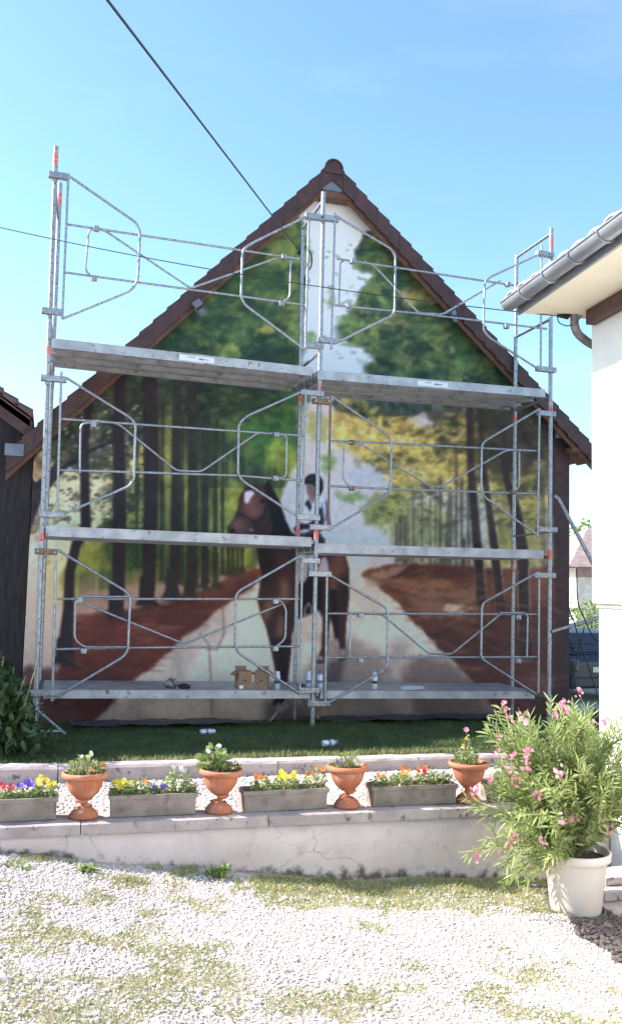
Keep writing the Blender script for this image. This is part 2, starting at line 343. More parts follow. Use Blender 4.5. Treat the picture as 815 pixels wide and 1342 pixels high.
def poly(pts, r=1):
    mk = np.zeros((MH, MW), bool); us = [p[0] for p in pts]; vs = [p[1] for p in pts]; n = len(pts)
    y0, y1 = max(0, int(min(vs)-MV0)-1), min(MH, int(max(vs)-MV0)+2)
    for yi in range(y0, y1):
        v = yi+MV0+.01; xs = []
        for k in range(n):
            (a, b), (c, d) = pts[k], pts[(k+1) % n]
            if (b <= v) != (d <= v): xs.append(a+(v-b)*(c-a)/(d-b))
        xs.sort()
        for a, b in zip(xs[::2], xs[1::2]):
            i, j = int(round(a-MU0)), int(round(b-MU0)); mk[yi, max(0, i):max(0, j)] = 1
    return blur(mk.astype(np.float32), r)
def stroke(pts, r=1):
    """pts (u, v, width)"""
    mk = np.zeros((MH, MW), np.float32)
    for (a, b, w0), (c, d, w1) in zip(pts, pts[1:]):
        wm = max(w0, w1)+2; i0, i1 = int(max(0, min(b, d)-MV0-wm)), int(min(MH, max(b, d)-MV0+wm+1)); j0, j1 = int(max(0, min(a, c)-MU0-wm)), int(min(MW, max(a, c)-MU0+wm+1))
        if i1 <= i0 or j1 <= j0: continue
        U, V = uu[i0:i1, j0:j1], vv[i0:i1, j0:j1]; L2 = (c-a)**2+(d-b)**2+1e-6; t = np.clip(((U-a)*(c-a)+(V-b)*(d-b))/L2, 0, 1)
        D = np.hypot(U-a-t*(c-a), V-b-t*(d-b)); W = (w0+(w1-w0)*t)/2
        mk[i0:i1, j0:j1] = np.maximum(mk[i0:i1, j0:j1], np.clip(W-D+.5, 0, 1))
    return blur(mk, r)
def comp(mk, c, a=1.):
    global img
    mk = (mk*a)[..., None]; c = np.asarray(c, np.float32); img = img*(1-mk)+c*mk
def ragged(mk, seed, amp=.9, sc=30, lo=.42, hi=.58, octv=4):
    """brushy edge: the mask is pushed about by noise, then frayed with finer dabs"""
    ys, xs = np.nonzero(mk > .004)
    if len(ys) == 0: return mk
    p = int(14+amp*16); y0, y1, x0, x1 = max(0, ys.min()-p), min(MH, ys.max()+p), max(0, xs.min()-p), min(MW, xs.max()+p)
    hh, ww = y1-y0, x1-x0
    def ns(s, sd, o=3):
        out = np.zeros((hh, ww), np.float32); am, tot = 1, 0
        Y, X = np.mgrid[0:hh, 0:ww].astype(np.float32)
        for k in range(o):
            q = max(s/2**k, 1.5); g = np.random.default_rng(sd*17+k).random((int(hh/q)+3, int(ww/q)+3)).astype(np.float32)
            y, x = Y/q, X/q; i = y.astype(int); j = x.astype(int); a = y-i; b = x-j; a = a*a*(3-2*a); b = b*b*(3-2*b)
            out += am*((g[i, j]*(1-a)+g[i+1, j]*a)*(1-b)+(g[i, j+1]*(1-a)+g[i+1, j+1]*a)*b); tot += am; am *= .6
        return out/tot-.5
    A = amp*26; dx = ns(sc*.8, seed)*A; dy = ns(sc*.8, seed+500)*A*.8
    Y, X = np.mgrid[y0:y1, x0:x1]; yi = np.clip(Y+dy, 0, MH-1).astype(int); xi = np.clip(X+dx, 0, MW-1).astype(int)
    w_ = blur2(mk[yi, xi], 1.5); w_ = np.clip((w_+ns(9, seed+900, 3)*amp*.95-.22)/.62, 0, 1)*(w_ > .02); w_ = w_*w_*(3-2*w_)
    out = np.zeros_like(mk); out[y0:y1, x0:x1] = blur2(blur2(w_.astype(np.float32), 1), 1); return out
def blur2(mk, r):
    k = max(1, int(r))
    for ax in (0, 1):
        p = np.pad(mk, [(k, k) if a == ax else (0, 0) for a in (0, 1)], 'edge'); n = mk.shape[ax]
        mk = sum(np.take(p, range(q, q+n), ax) for q in range(2*k+1))/(2*k+1)
    return mk.astype(np.float32)
def ell(u, v, a, b, r=1, rot=0):
    c, s = math.cos(rot), math.sin(rot); U = (uu-u)*c+(vv-v)*s; V = -(uu-u)*s+(vv-v)*c
    return blur(np.clip((1-np.sqrt((U/a)**2+(V/b)**2))*min(a, b)+.5, 0, 1), r)
def grad(stops):
    ks = [s_[0] for s_ in stops]; return np.stack([np.interp(vv, ks, [s_[1][i] for s_ in stops]) for i in range(3)], -1)
# sky and sandy path
img = grad([(240, (206, 212, 220)), (430, (188, 198, 222)), (540, (180, 180, 182)), (640, (170, 176, 186)), (720, (186, 188, 194)), (780, (202, 195, 184)), (860, (196, 187, 176)), (950, (176, 162, 150))]).astype(np.float32)
n1 = vnoise(60, 1)
comp(np.clip((n1-.45)*4, 0, 1)*(vv > 730), (128, 118, 118), .55)
comp(ragged(poly([(560, 960), (520, 880), (560, 850), (640, 900), (660, 960)], 14), 2, .5, 40, .3, .8), (105, 90, 86), .8)
comp(ragged(poly([(430, 960), (410, 870), (440, 830), (500, 850), (520, 960)], 12), 3, .5, 40, .3, .8), (112, 100, 98), .5)
# left wood: light behind the trunks
L = ragged(poly([(30, 560), (200, 400), (330, 300), (385, 272), (402, 300), (398, 420), (392, 520), (392, 600), (372, 640), (345, 700), (335, 745), (250, 780), (100, 800), (60, 900), (20, 900)], 5), 5, .5, 26)
comp(L, grad([(300, (58, 92, 52)), (470, (42, 74, 56)), (560, (70, 95, 55)), (640, (112, 122, 60)), (700, (100, 118, 68)), (745, (84, 92, 50)), (800, (150, 130, 118))]))
comp(L*np.clip((vnoise(34, 7)-.48)*5, 0, 1)*(vv < 520), (128, 140, 72), .55)
comp(L*np.clip((vnoise(46, 8)-.42)*5, 0, 1)*(vv < 640)*(uu > 150), (34, 60, 50), .85)
comp(L*np.clip((vnoise(22, 9, 3, .45, 5)-.5)*4, 0, 1)*np.clip((vv-560)/40, 0, 1), (150, 158, 76), .45)
comp(L*np.clip((vnoise(22, 12, 3, .5, 6)-.5)*5, 0, 1)*np.clip((vv-540)/40, 0, 1)*(uu > 120), (46, 70, 52), .5)
comp(ragged(ell(366, 320, 26, 34, 8), 13, .7, 16), (118, 136, 74), .75)
comp(ragged(ell(385, 400, 14, 60, 6), 14, .9, 16), (122, 138, 76), .7)
comp(ragged(ell(300, 462, 15, 10, 4), 15, .9, 12), (130, 144, 70), .8)
comp(ragged(ell(345, 432, 16, 8, 4), 16, .9, 12), (150, 148, 70), .8)
comp(ragged(ell(263, 448, 10, 8, 3), 17, .9, 12), (120, 130, 66), .7)
comp(ragged(ell(355, 560, 40, 50, 14), 18, .6, 24), (52, 110, 62), .6)
comp(ragged(ell(370, 600, 20, 30, 8), 19, .8, 16), (150, 160, 62), .6)
comp(ragged(ell(315, 690, 20, 60, 8), 20, .5, 20), (140, 150, 66), .75)
comp(ragged(ell(110, 725, 60, 25, 6), 21, .6, 20), (128, 138, 62), .8)
comp(ragged(ell(175, 720, 40, 26, 8), 22, .6, 20), (38, 74, 50), .8)
# cream light on the far left
CR = ragged(poly([(40, 600), (60, 575), (110, 540), (150, 500), (165, 505), (150, 560), (140, 640), (100, 700), (75, 760), (100, 800), (90, 870), (20, 900), (20, 740)], 6), 23, .5, 26)
comp(CR, grad([(500, (186, 172, 118)), (600, (186, 170, 130)), (680, (192, 182, 164)), (760, (190, 176, 160)), (900, (168, 150, 140))]), .97)
comp(CR*np.clip((vnoise(20, 24)-.52)*8, 0, 1)*(vv > 640)*(vv < 700), (96, 74, 52), .6)
comp(ragged(poly([(60, 720), (60, 800), (98, 790), (98, 715)], 8), 25, .6, 20), (176, 172, 104), .5)
comp(ragged(poly([(120, 560), (170, 500), (230, 480), (240, 620), (170, 700), (110, 700)], 10), 26, .7, 22), (132, 126, 70), .45)
def dabs(n, region, cols, size, seed, al=.8, stretch=1.6):
    """many small brush dabs, each drawn in its own little window"""
    global img
    r_ = random.Random(seed); got = 0; tries = 0
    while got < n and tries < n*20:
        tries += 1; u0_, v0_, u1_, v1_, msk = region; u, v = r_.uniform(u0_, u1_), r_.uniform(v0_, v1_); j, i = int(u-MU0), int(v-MV0)
        if not (8 < i < MH-8 and 8 < j < MW-8) or (msk is not None and msk[i, j] < r_.random()*.9+.05): continue
        got += 1; a_ = r_.uniform(*size)*stretch; b_ = a_/stretch*r_.uniform(.5, 1); rt = r_.uniform(-.5, .5); k = int(a_)+3; Y, X = np.mgrid[-k:k+1, -k:k+1].astype(np.float32); c_, s_ = math.cos(rt), math.sin(rt)
        if i-k < 0 or j-k < 0 or i+k+1 > MH or j+k+1 > MW: continue
        d = np.clip((1.25-np.sqrt(((X*c_+Y*s_)/a_)**2+((Y*c_-X*s_)/b_)**2))*1.4, 0, 1)[..., None]*al*r_.uniform(.5, 1); c = np.asarray(r_.choice(cols), np.float32); w = img[i-k:i+k+1, j-k:j+k+1]; w[...] = w*(1-d)+c*d
comp(ragged(poly([(62, 700), (58, 640), (80, 600), (120, 545), (150, 505), (172, 505), (176, 600), (168, 660), (130, 690), (100, 720), (80, 760)], 5), 27, .7, 22), (204, 194, 158), .8)
comp(ragged(ell(182, 600, 10, 26, 5), 28, .7, 12), (196, 178, 110), .7)
# dark olive leaf masses, left
for k, (u, v, a, b) in enumerate(((150, 515, 50, 26), (120, 555, 48, 28), (85, 590, 30, 26), (170, 560, 36, 34), (130, 600, 44, 26), (160, 650, 26, 22), (215, 510, 70, 34), (300, 520, 70, 30), (75, 560, 26, 18), (150, 690, 30, 14))):
    comp(ragged(ell(u, v, a, b, 7), 30+k, 1.25, 15, .45, .6), (34, 46, 42), .72)
dabs(420, (60, 500, 200, 700, None), [(34, 46, 42), (44, 54, 44), (60, 66, 48), (40, 60, 48)], (1.5, 4), 1, .6)
dabs(110, (70, 520, 190, 680, None), [(190, 180, 150), (170, 180, 170), (150, 160, 110)], (1, 2.4), 2, .6)
dabs(500, (170, 300, 400, 560, L), [(30, 54, 44), (44, 78, 52), (84, 108, 58), (110, 128, 66)], (3, 8), 3, .34)
for k in range(70):
    u, v = rnd.uniform(80, 200), rnd.uniform(540, 670); comp(ell(u, v, rnd.uniform(1, 2.8), rnd.uniform(1, 2.6), .6), rnd.choice([(150, 170, 190), (90, 130, 110), (150, 140, 90), (70, 110, 90)]), .75)
comp(stroke([(60, 640, 9), (85, 612, 7), (120, 590, 5), (150, 578, 4)], 1.2), (40, 36, 44))
# ground on the left: pale band, then red-brown leaves
comp(ragged(poly([(85, 800), (110, 775), (200, 765), (290, 755), (340, 742), (340, 760), (260, 800), (150, 830), (80, 850)], 4), 41, .4, 30), (150, 124, 112), .9)
GL = ragged(poly([(58, 915), (90, 850), (100, 806), (160, 800), (215, 792), (262, 775), (305, 752), (348, 742), (330, 768), (285, 800), (240, 836), (205, 868), (160, 905), (120, 950), (60, 965)], 3), 42, .35, 26)
comp(GL, grad([(745, (112, 66, 52)), (800, (98, 50, 44)), (870, (100, 48, 42)), (960, (78, 42, 44))]))
comp(GL*np.clip((vnoise(50, 43, 4, 1.6, .6)-.5)*4, 0, 1), (64, 40, 42), .6)
comp(GL*np.clip((vnoise(40, 44, 4, 2, .5)-.56)*6, 0, 1)*(vv < 850), (138, 98, 84), .5)
comp(ragged(poly([(26, 870), (90, 880), (110, 965), (20, 965)], 8), 45, .4, 26), (86, 52, 52), .85)
# left trunks
TR = (42, 36, 44)
def trunk(pts, c=TR, r=1.4, a=1):
    u, v, w_ = pts[-1]; pw = pts[-2][2]
    if w_ > pw*1.25:                                    # root flare and the dark ground at its foot
        pts = pts[:-1]; b_ = pts[-1][1]; comp(poly([(u-pw*.5, b_-14), (u+pw*.5, b_-14), (u+pw*.62, v-8), (u+w_*.62, v+2), (u-w_*.62, v+2), (u-pw*.62, v-8)], r), c, a)
        comp(ragged(ell(u+3, v+2, w_*.75, 3.5, 2), int(u), .5, 8), c, .7*a)
    comp(stroke(pts, r), c, a)
for u, w_, v0, v1 in ((214, 5, 530, 760), (240, 5, 540, 765), (259, 5, 540, 770), (272, 6, 545, 762), (284, 6, 550, 768), (293, 4, 560, 752), (301, 4, 690, 752), (307, 3, 694, 750), (313, 3, 690, 748), (319, 3, 700, 748), (181, 4, 560, 740)):
    trunk([(u, v0, w_), (u-2, (v0+v1)/2, w_), (u-1, v1, w_+3)], (44, 50, 42), 1.6, .85)
trunk([(118, 520, 9), (111, 590, 11), (112, 660, 13), (113, 690, 14), (100, 715, 13), (92, 750, 13), (90, 800, 14), (86, 850, 20), (86, 868, 28)])
trunk([(158, 490, 15), (156, 560, 16), (157, 700, 17), (155, 780, 17), (153, 806, 24)])
trunk([(196, 500, 20), (199, 600, 21), (197, 700, 18), (195, 770, 17), (193, 792, 26)])
trunk([(232, 510, 12), (231, 640, 13), (229, 760, 14), (226, 782, 22)], (46, 44, 46))
trunk([(250, 500, 10), (252, 640, 11), (250, 772, 12), (249, 782, 16)], (44, 46, 44)); trunk([(266, 560, 7), (268, 770, 9)], (46, 50, 44))
trunk([(170, 575, 3), (185, 565, 3), (200, 555, 3)])
for u, v in ((195, 798), (155, 812), (226, 786), (90, 872)): comp(ell(u+8, v, 24, 6, 4), (48, 34, 40), .6)
# far left foreground trunk
comp(poly([(-20, 540), (80, 540), (78, 560), (62, 585), (50, 594), (42, 608), (42, 625), (48, 632), (60, 620), (74, 606), (82, 612), (64, 640), (53, 662), (43, 690), (35, 720), (30, 780), (25, 860), (22, 975), (-20, 975)], 1.3), (52, 44, 52))
comp(poly([(-20, 540), (30, 600), (20, 700), (10, 975), (-20, 975)], 6), (40, 32, 40), .7)
comp(ell(55, 612, 10, 17, 1.5, .5), (158, 140, 104)); comp(ragged(ell(52, 606, 9, 8, 2), 47, 1, 6), (110, 80, 70), .7)
for k in range(26): comp(ell(rnd.uniform(42, 110), rnd.uniform(640, 720), 1.4, 1.2, .5), (88, 70, 50), .7)
# right canopy
YL = ragged(poly([(436, 540), (452, 515), (500, 540), (560, 560), (640, 520), (735, 540), (735, 745), (640, 745), (560, 740), (520, 735), (505, 700), (478, 680), (500, 655), (520, 640), (470, 600), (440, 585)], 7), 50, .7, 24)
comp(YL, grad([(520, (176, 162, 104)), (600, (178, 168, 104)), (660, (158, 160, 124)), (740, (150, 152, 112))]), .92)
comp(YL*np.clip((vnoise(24, 51, 4, 2, .7)-.5)*6, 0, 1), (200, 184, 92), .5)
comp(ragged(ell(480, 622, 26, 14, 6), 52, .7, 16), (160, 172, 190), .9)
comp(ragged(poly([(520, 650), (640, 640), (640, 740), (530, 735)], 12), 53, .5, 26), (150, 160, 166), .65)
comp(ragged(poly([(645, 600), (700, 590), (712, 740), (650, 745)], 8), 54, .6, 20), (128, 124, 62), .6)
UC = ragged(poly([(462, 325), (482, 300), (500, 312), (520, 330), (560, 370), (600, 410), (660, 480), (720, 540), (700, 560), (640, 540), (590, 530), (540, 520), (500, 510), (470, 480), (490, 465), (450, 452), (438, 425), (470, 400), (462, 380), (490, 365), (468, 350)], 6), 55, .75, 22)
comp(UC, (48, 76, 54))
comp(UC*np.clip((vnoise(26, 56)-.46)*6, 0, 1), (34, 56, 50), .85)
comp(UC*np.clip((vnoise(17, 57)-.56)*7, 0, 1), (126, 138, 76), .7)
for k, (u, v, a, b, c) in enumerate(((485, 345, 26, 10, (96, 128, 74)), (456, 425, 22, 12, (112, 142, 84)), (545, 388, 26, 10, (160, 140, 82)), (480, 408, 20, 7, (140, 146, 92)), (520, 420, 26, 8, (150, 146, 90)), (570, 430, 22, 8, (80, 112, 66)), (600, 470, 30, 10, (72, 108, 60)), (525, 470, 18, 10, (112, 118, 76)), (490, 312, 14, 8, (120, 146, 92)), (520, 500, 26, 8, (90, 126, 66)))):
    comp(ragged(ell(u, v, a, b, 5), 60+k, 1, 12), c, .8)
comp(ragged(ell(452, 470, 40, 14, 7), 71, .6, 18), (184, 192, 216), .95)
comp(ragged(ell(450, 370, 24, 14, 6), 72, .7, 14), (196, 202, 220), .9)
comp(ragged(ell(428, 415, 14, 60, 7), 73, .5, 18), (186, 194, 218), .9)
for k, (u, v, a, b, c) in enumerate(((400, 335, 12, 14, (120, 146, 92)), (432, 395, 7, 20, (120, 144, 90)), (408, 440, 12, 14, (96, 136, 78)), (465, 525, 36, 22, (40, 62, 52)), (500, 540, 50, 14, (38, 58, 50)), (545, 522, 56, 16, (40, 60, 52)), (610, 540, 60, 20, (56, 60, 48)), (560, 568, 40, 7, (70, 72, 50)), (590, 560, 18, 9, (52, 66, 46)), (500, 600, 40, 9, (84, 92, 54)), (545, 598, 30, 7, (58, 62, 44)), (510, 615, 18, 9, (76, 96, 58)),
                                    (465, 650, 22, 8, (104, 138, 74)), (505, 668, 36, 22, (122, 134, 74)), (430, 605, 12, 14, (96, 140, 70)), (415, 560, 16, 24, (150, 158, 96)), (395, 520, 14, 20, (60, 100, 60)), (620, 590, 60, 22, (62, 64, 48)), (680, 570, 40, 40, (66, 62, 48)), (640, 620, 40, 16, (84, 84, 56)), (690, 640, 26, 10, (84, 84, 50)), (560, 690, 40, 30, (138, 142, 96)), (600, 610, 40, 18, (150, 142, 76)), (530, 640, 24, 16, (150, 146, 84)))):
    comp(ragged(ell(u, v, a, b, 6), 80+k, 1.05, 15), c, .82)
dabs(650, (440, 290, 720, 560, UC), [(32, 54, 46), (44, 74, 50), (92, 116, 64), (70, 96, 56), (140, 146, 84)], (3, 8), 5, .32)
dabs(520, (480, 540, 712, 690, YL), [(52, 56, 42), (70, 70, 46), (84, 92, 52), (60, 66, 44)], (1.5, 5), 6, .38)
dabs(240, (440, 520, 620, 640, YL), [(200, 180, 84), (184, 160, 80), (206, 190, 110)], (3, 7), 7, .4)
dabs(90, (425, 320, 510, 470, None), [(84, 120, 70), (120, 146, 92), (60, 90, 58)], (1.5, 4), 8, .5)
comp(ragged(poly([(600, 520), (720, 530), (735, 600), (720, 660), (690, 620), (620, 610)], 10), 58, .9, 26), (52, 50, 42), .6)
# right trunks
BT = (58, 50, 50)
for u, w_, v0, v1 in ((524, 3, 690, 735), (530, 3, 690, 738), (534, 2, 680, 734), (541, 2, 660, 732), (552, 2, 660, 736), (563, 2, 668, 738), (576, 3, 640, 740), (604, 3, 640, 742), (613, 3, 650, 745), (597, 4, 600, 745), (570, 2, 650, 740), (519, 3, 700, 736)):
    trunk([(u, v0, w_), (u+1, v1, w_+2)], (86, 80, 72), 1.2, .8)
trunk([(590, 640, 6), (588, 700, 9), (586, 738, 12), (584, 750, 20)], (96, 92, 88), 1.5, .9)
trunk([(615, 525, 9), (616, 600, 10), (622, 680, 11), (627, 740, 12), (630, 790, 14), (631, 800, 20)], BT)
trunk([(628, 530, 6), (634, 620, 7), (645, 700, 10), (652, 760, 12), (656, 800, 13), (657, 820, 18)], BT)
trunk([(658, 560, 9), (664, 630, 10), (676, 670, 13), (684, 720, 15), (686, 790, 15), (688, 850, 18), (688, 862, 26)], (54, 46, 48))
trunk([(676, 545, 8), (690, 580, 7), (712, 600, 6)], (52, 44, 46), 2); trunk([(710, 620, 8), (712, 700, 8), (714, 780, 8)], (88, 76, 66), 2, .7)
trunk([(606, 720, 3), (608, 765, 4)], (80, 60, 54))
# ground on the right
GR = ragged(poly([(470, 752), (500, 740), (560, 738), (640, 745), (735, 742), (735, 965), (672, 965), (648, 928), (610, 885), (575, 850), (545, 818), (520, 790), (495, 768)], 3), 110, .35, 24)
GRc = GR*(1-np.maximum(stroke([(627, 700, 12), (630, 790, 14)], 1.4), stroke([(684, 700, 15), (688, 860, 16)], 1.4)))*(1-stroke([(648, 700, 10), (656, 805, 13)], 1.4))
comp(GRc, grad([(740, (124, 84, 64)), (790, (98, 64, 54)), (840, (86, 54, 50)), (960, (84, 58, 58))]))
comp(GRc*np.clip((vnoise(46, 111, 4, 2, .6)-.5)*5, 0, 1), (70, 46, 46), .7)
comp(ragged(ell(585, 785, 52, 22, 8), 112, 1.2, 30)*GRc, (142, 112, 92), .65); comp(ragged(ell(600, 797, 24, 7, 4), 113, .6, 14)*GRc, (186, 172, 150), .9)
comp(ragged(ell(550, 764, 50, 8, 5), 114, .7, 20)*GRc, (160, 116, 92), .6); comp(ragged(poly([(470, 760), (520, 738), (540, 742), (490, 768)], 3), 115, .5, 10), (168, 140, 124), .7)
comp(poly([(700, 520), (760, 590), (752, 975), (722, 975), (726, 800), (722, 660), (716, 580)], 2), (62, 48, 52))
comp(ragged(ell(704, 900, 26, 14, 6), 116, .6, 16), (122, 92, 90), .6)
dabs(260, (490, 745, 735, 940, GR), [(70, 46, 44), (112, 74, 60), (84, 54, 50), (128, 92, 74)], (2, 5), 11, .35, 4)
dabs(220, (70, 765, 340, 930, GL), [(70, 40, 40), (116, 66, 54), (84, 46, 42)], (2, 5), 12, .35, 4)
# horse and rider, drawn in their own frame
def hz(pts): return [(x/3.705+280, y/3.705+600) for x, y in pts]
def hzw(pts): return [(x/3.705+280, y/3.705+600, w_/3.705) for x, y, w_ in pts]
HB = (60, 44, 46)
comp(poly(hz([(560, 985), (640, 980), (615, 1090), (560, 1130), (540, 1060)]), 3), (74, 66, 70), .8)
comp(poly(hz([(480, 985), (540, 985), (560, 1230), (440, 1300), (440, 1050)]), 7), (84, 76, 80), .55)
comp(poly(hz([(250, 1170), (400, 1180), (480, 1230), (420, 1290), (250, 1290)]), 6), (70, 62, 64), .7)
HORSE = [(160, 103), (150, 150), (125, 190), (118, 250), (95, 300), (68, 342), (74, 375), (92, 415), (115, 430), (160, 430), (190, 424), (208, 432), (215, 470), (232, 560), (226, 620), (214, 690), (230, 760), (255, 820), (272, 890), (288, 970), (302, 1040), (312, 1090), (300, 1150), (288, 1200), (330, 1215), (362, 1190), (366, 1150), (364, 1060), (376, 960), (382, 860), (405, 785), (470, 762), (510, 735), (530, 780), (528, 850), (525, 930), (508, 965), (500, 1000), (536, 1000), (552, 940), (560, 850), (568, 780), (590, 830), (602, 880), (612, 905), (612, 960), (606, 992), (645, 980), (640, 900), (646, 800), (658, 690), (660, 540), (640, 470), (600, 440), (540, 425), (420, 385), (380, 360), (350, 300), (325, 220), (290, 150), (272, 106), (246, 130), (200, 125), (188, 128)]
HM = poly(hz(HORSE), .8); comp(HM, HB)
for x, y, a, b, c, al, rt in ((190, 240, 50, 62, (116, 78, 72), .9, .2), (120, 330, 40, 30, (128, 98, 94), .85, .5), (150, 345, 34, 26, (96, 66, 68), .8, 0), (225, 200, 26, 40, (84, 54, 54), .8, 0), (335, 560, 40, 90, (78, 52, 50), .8, 0), (345, 640, 16, 50, (156, 118, 98), .9, 0), (325, 690, 46, 20, (136, 98, 80), .8, -.3), (262, 740, 24, 60, (128, 92, 74), .85, .2), (325, 830, 18, 70, (134, 98, 78), .85, 0), (290, 800, 14, 60, (60, 44, 46), .8, .2), (320, 1000, 10, 90, (78, 58, 54), .6, 0),
                           (605, 520, 44, 60, (112, 76, 64), .9, 0), (580, 600, 24, 70, (112, 78, 66), .8, 0), (560, 480, 20, 20, (84, 56, 52), .6, 0), (630, 660, 16, 90, (40, 30, 36), .8, 0)):
    comp(blur(ell(x/3.705+280, y/3.705+600, a/3.705, b/3.705, 1, rt), 4)*HM, c, al)
comp(poly(hz([(245, 130), (270, 108), (290, 150), (325, 220), (350, 300), (378, 362), (400, 385), (330, 400), (240, 430), (215, 560), (250, 470), (290, 330), (262, 210)]), 1.5)*HM, (28, 24, 34))
comp(poly(hz([(205, 430), (300, 420), (300, 520), (250, 640), (232, 560), (215, 470)]), 5)*HM, (34, 26, 32), .8)
comp(poly(hz([(405, 600), (530, 600), (528, 740), (470, 765), (405, 785)]), 2)*HM, (26, 22, 30), .9)
comp(poly(hz([(288, 870), (375, 880), (364, 1060), (362, 1190), (300, 1180), (302, 1040)]), 3)*HM, (34, 28, 36), .75)
comp(poly(hz([(152, 165), (185, 158), (203, 172), (182, 195), (170, 220), (155, 222), (150, 190)]), .7), (190, 184, 196))
comp(ell(*hz([(240, 210)])[0], 4, 2.5, .7), (22, 18, 24)); comp(ell(*hz([(92, 355)])[0], 2.6, 4, .7), (40, 26, 34)); comp(ell(*hz([(165, 120)])[0], 3, 6, 1), (76, 50, 54))
for pts in ([(112, 268, 6), (150, 280, 7), (200, 310, 6)], [(200, 310, 6), (240, 290, 6), (265, 200, 6)], [(150, 150, 5), (200, 150, 6), (262, 190, 6)], [(190, 345, 5), (215, 330, 5), (262, 240, 5)]):
    comp(stroke(hzw(pts), .5), (32, 24, 32))
comp(stroke(hzw([(175, 350, 5), (185, 345, 5), (190, 355, 5)]), .4), (170, 170, 180))
comp(poly(hz([(565, 640), (600, 640), (605, 760), (610, 880), (600, 870), (590, 890), (575, 790)]), 1.5), (30, 24, 30), .9)
for pts in (hz([(612, 925), (640, 930), (645, 965), (610, 965)]), hz([(508, 958), (535, 965), (534, 985), (502, 980)]), hz([(310, 1190), (335, 1195), (360, 1180), (370, 1205), (330, 1240), (300, 1225)])): comp(poly(pts, 1), (150, 142, 150), .8)
comp(poly(hz([(405, 440), (455, 470), (466, 604), (440, 608), (412, 604), (404, 560)]), .8), (158, 158, 168)); comp(poly(hz([(505, 545), (525, 490), (545, 480), (560, 520), (562, 560), (512, 574)]), .8), (158, 160, 172))
comp(poly(hz([(440, 385), (492, 388), (500, 470), (492, 560), (470, 560), (462, 520), (455, 450)]), .8), (150, 168, 196)); comp(poly(hz([(500, 390), (540, 390), (545, 430), (510, 500), (500, 470)]), 1), (56, 52, 60))
comp(poly(hz([(446, 600), (470, 555), (505, 560), (508, 700), (478, 760), (448, 762), (440, 700)]), .8), (24, 22, 30))
comp(stroke(hzw([(442, 765, 7), (474, 763, 7), (477, 730, 6), (460, 705, 6), (445, 730, 6), (440, 765, 6)]), .4), (168, 172, 182))
comp(poly(hz([(442, 212), (465, 195), (505, 186), (545, 196), (556, 230), (560, 290), (570, 340), (548, 352), (540, 385), (450, 385), (446, 350), (440, 310)]), .8), (176, 190, 216))
comp(poly(hz([(500, 250), (530, 240), (540, 300), (535, 350), (470, 380), (450, 372), (500, 330)]), 1), (44, 42, 56)); comp(poly(hz([(545, 196), (556, 230), (570, 330), (560, 345), (550, 300)]), .8), (30, 30, 44)); comp(stroke(hzw([(525, 220, 8), (530, 330, 8)]), 1), (84, 92, 120), .7)
comp(poly(hz([(386, 345), (420, 318), (460, 320), (490, 300), (520, 330), (490, 350), (440, 345), (400, 362)]), .8), (36, 34, 46)); comp(ell(*hz([(470, 375)])[0], 7, 5, 1), (104, 84, 90)); comp(poly(hz([(415, 365), (520, 365), (540, 400), (420, 400)]), 1.2), (34, 30, 38), .8)
comp(poly(hz([(442, 225), (462, 198), (478, 235), (470, 262), (458, 240)]), .7), (30, 30, 40)); comp(poly(hz([(462, 180), (490, 180), (505, 192), (480, 225), (466, 205)]), .6), (128, 104, 112))
comp(poly(hz([(453, 120), (488, 120), (494, 160), (484, 188), (466, 188), (456, 168)]), .7), (138, 112, 118)); comp(poly(hz([(455, 138), (470, 136), (472, 146), (456, 148)]), .5), (60, 48, 58)); comp(stroke(hzw([(462, 172, 3), (472, 172, 3)]), .3), (96, 56, 66)); comp(poly(hz([(480, 120), (512, 110), (512, 190), (488, 186), (492, 150)]), .8), (44, 36, 46))
comp(poly(hz([(444, 118), (452, 92), (478, 80), (512, 86), (530, 112), (532, 150), (516, 184), (505, 160), (495, 122), (470, 112), (452, 124)]), .7), (28, 26, 38)); comp(poly(hz([(440, 128), (446, 104), (462, 84), (490, 78), (518, 90), (532, 120), (530, 156), (512, 186), (500, 150), (492, 132), (460, 128)]), .6), (24, 22, 34)); comp(poly(hz([(455, 132), (490, 134), (494, 160), (484, 186), (466, 186), (457, 166)]), .8), (112, 90, 98), .8); comp(stroke(hzw([(462, 106, 5), (484, 96, 6)]), .8), (110, 118, 140), .7)
# crack lines and stains in the plaster
for pts in ([(275, 770, 1.6), (284, 790, 1.6), (292, 800, 1.4), (294, 830, 1.4), (284, 852, 1.4), (272, 850, 1.4)], [(262, 830, 1.3), (274, 845, 1.5), (276, 880, 1.6), (277, 905, 1.4), (278, 936, 1.3)]): comp(stroke(pts, .4), (66, 58, 54), .8)
fol = blur(np.maximum(L*(vv < 745), np.maximum(UC, YL)), 4)*(1-blur(HM, 2)); img *= 1+fol[..., None]*((vnoise(13, 140, 3)-.5)*.42+(vnoise(5, 141, 2)-.5)*.22)[..., None]
comp(np.clip((vnoise(10, 130, 3)-.5)*2, 0, 1), (120, 116, 120), .10); img *= 1+(vnoise(5, 131, 2)-.5)[..., None]*.10
comp(np.clip((vv-925)/30, 0, 1)*np.clip((vnoise(30, 132)-.35)*3, 0, 1), (96, 84, 84), .4)

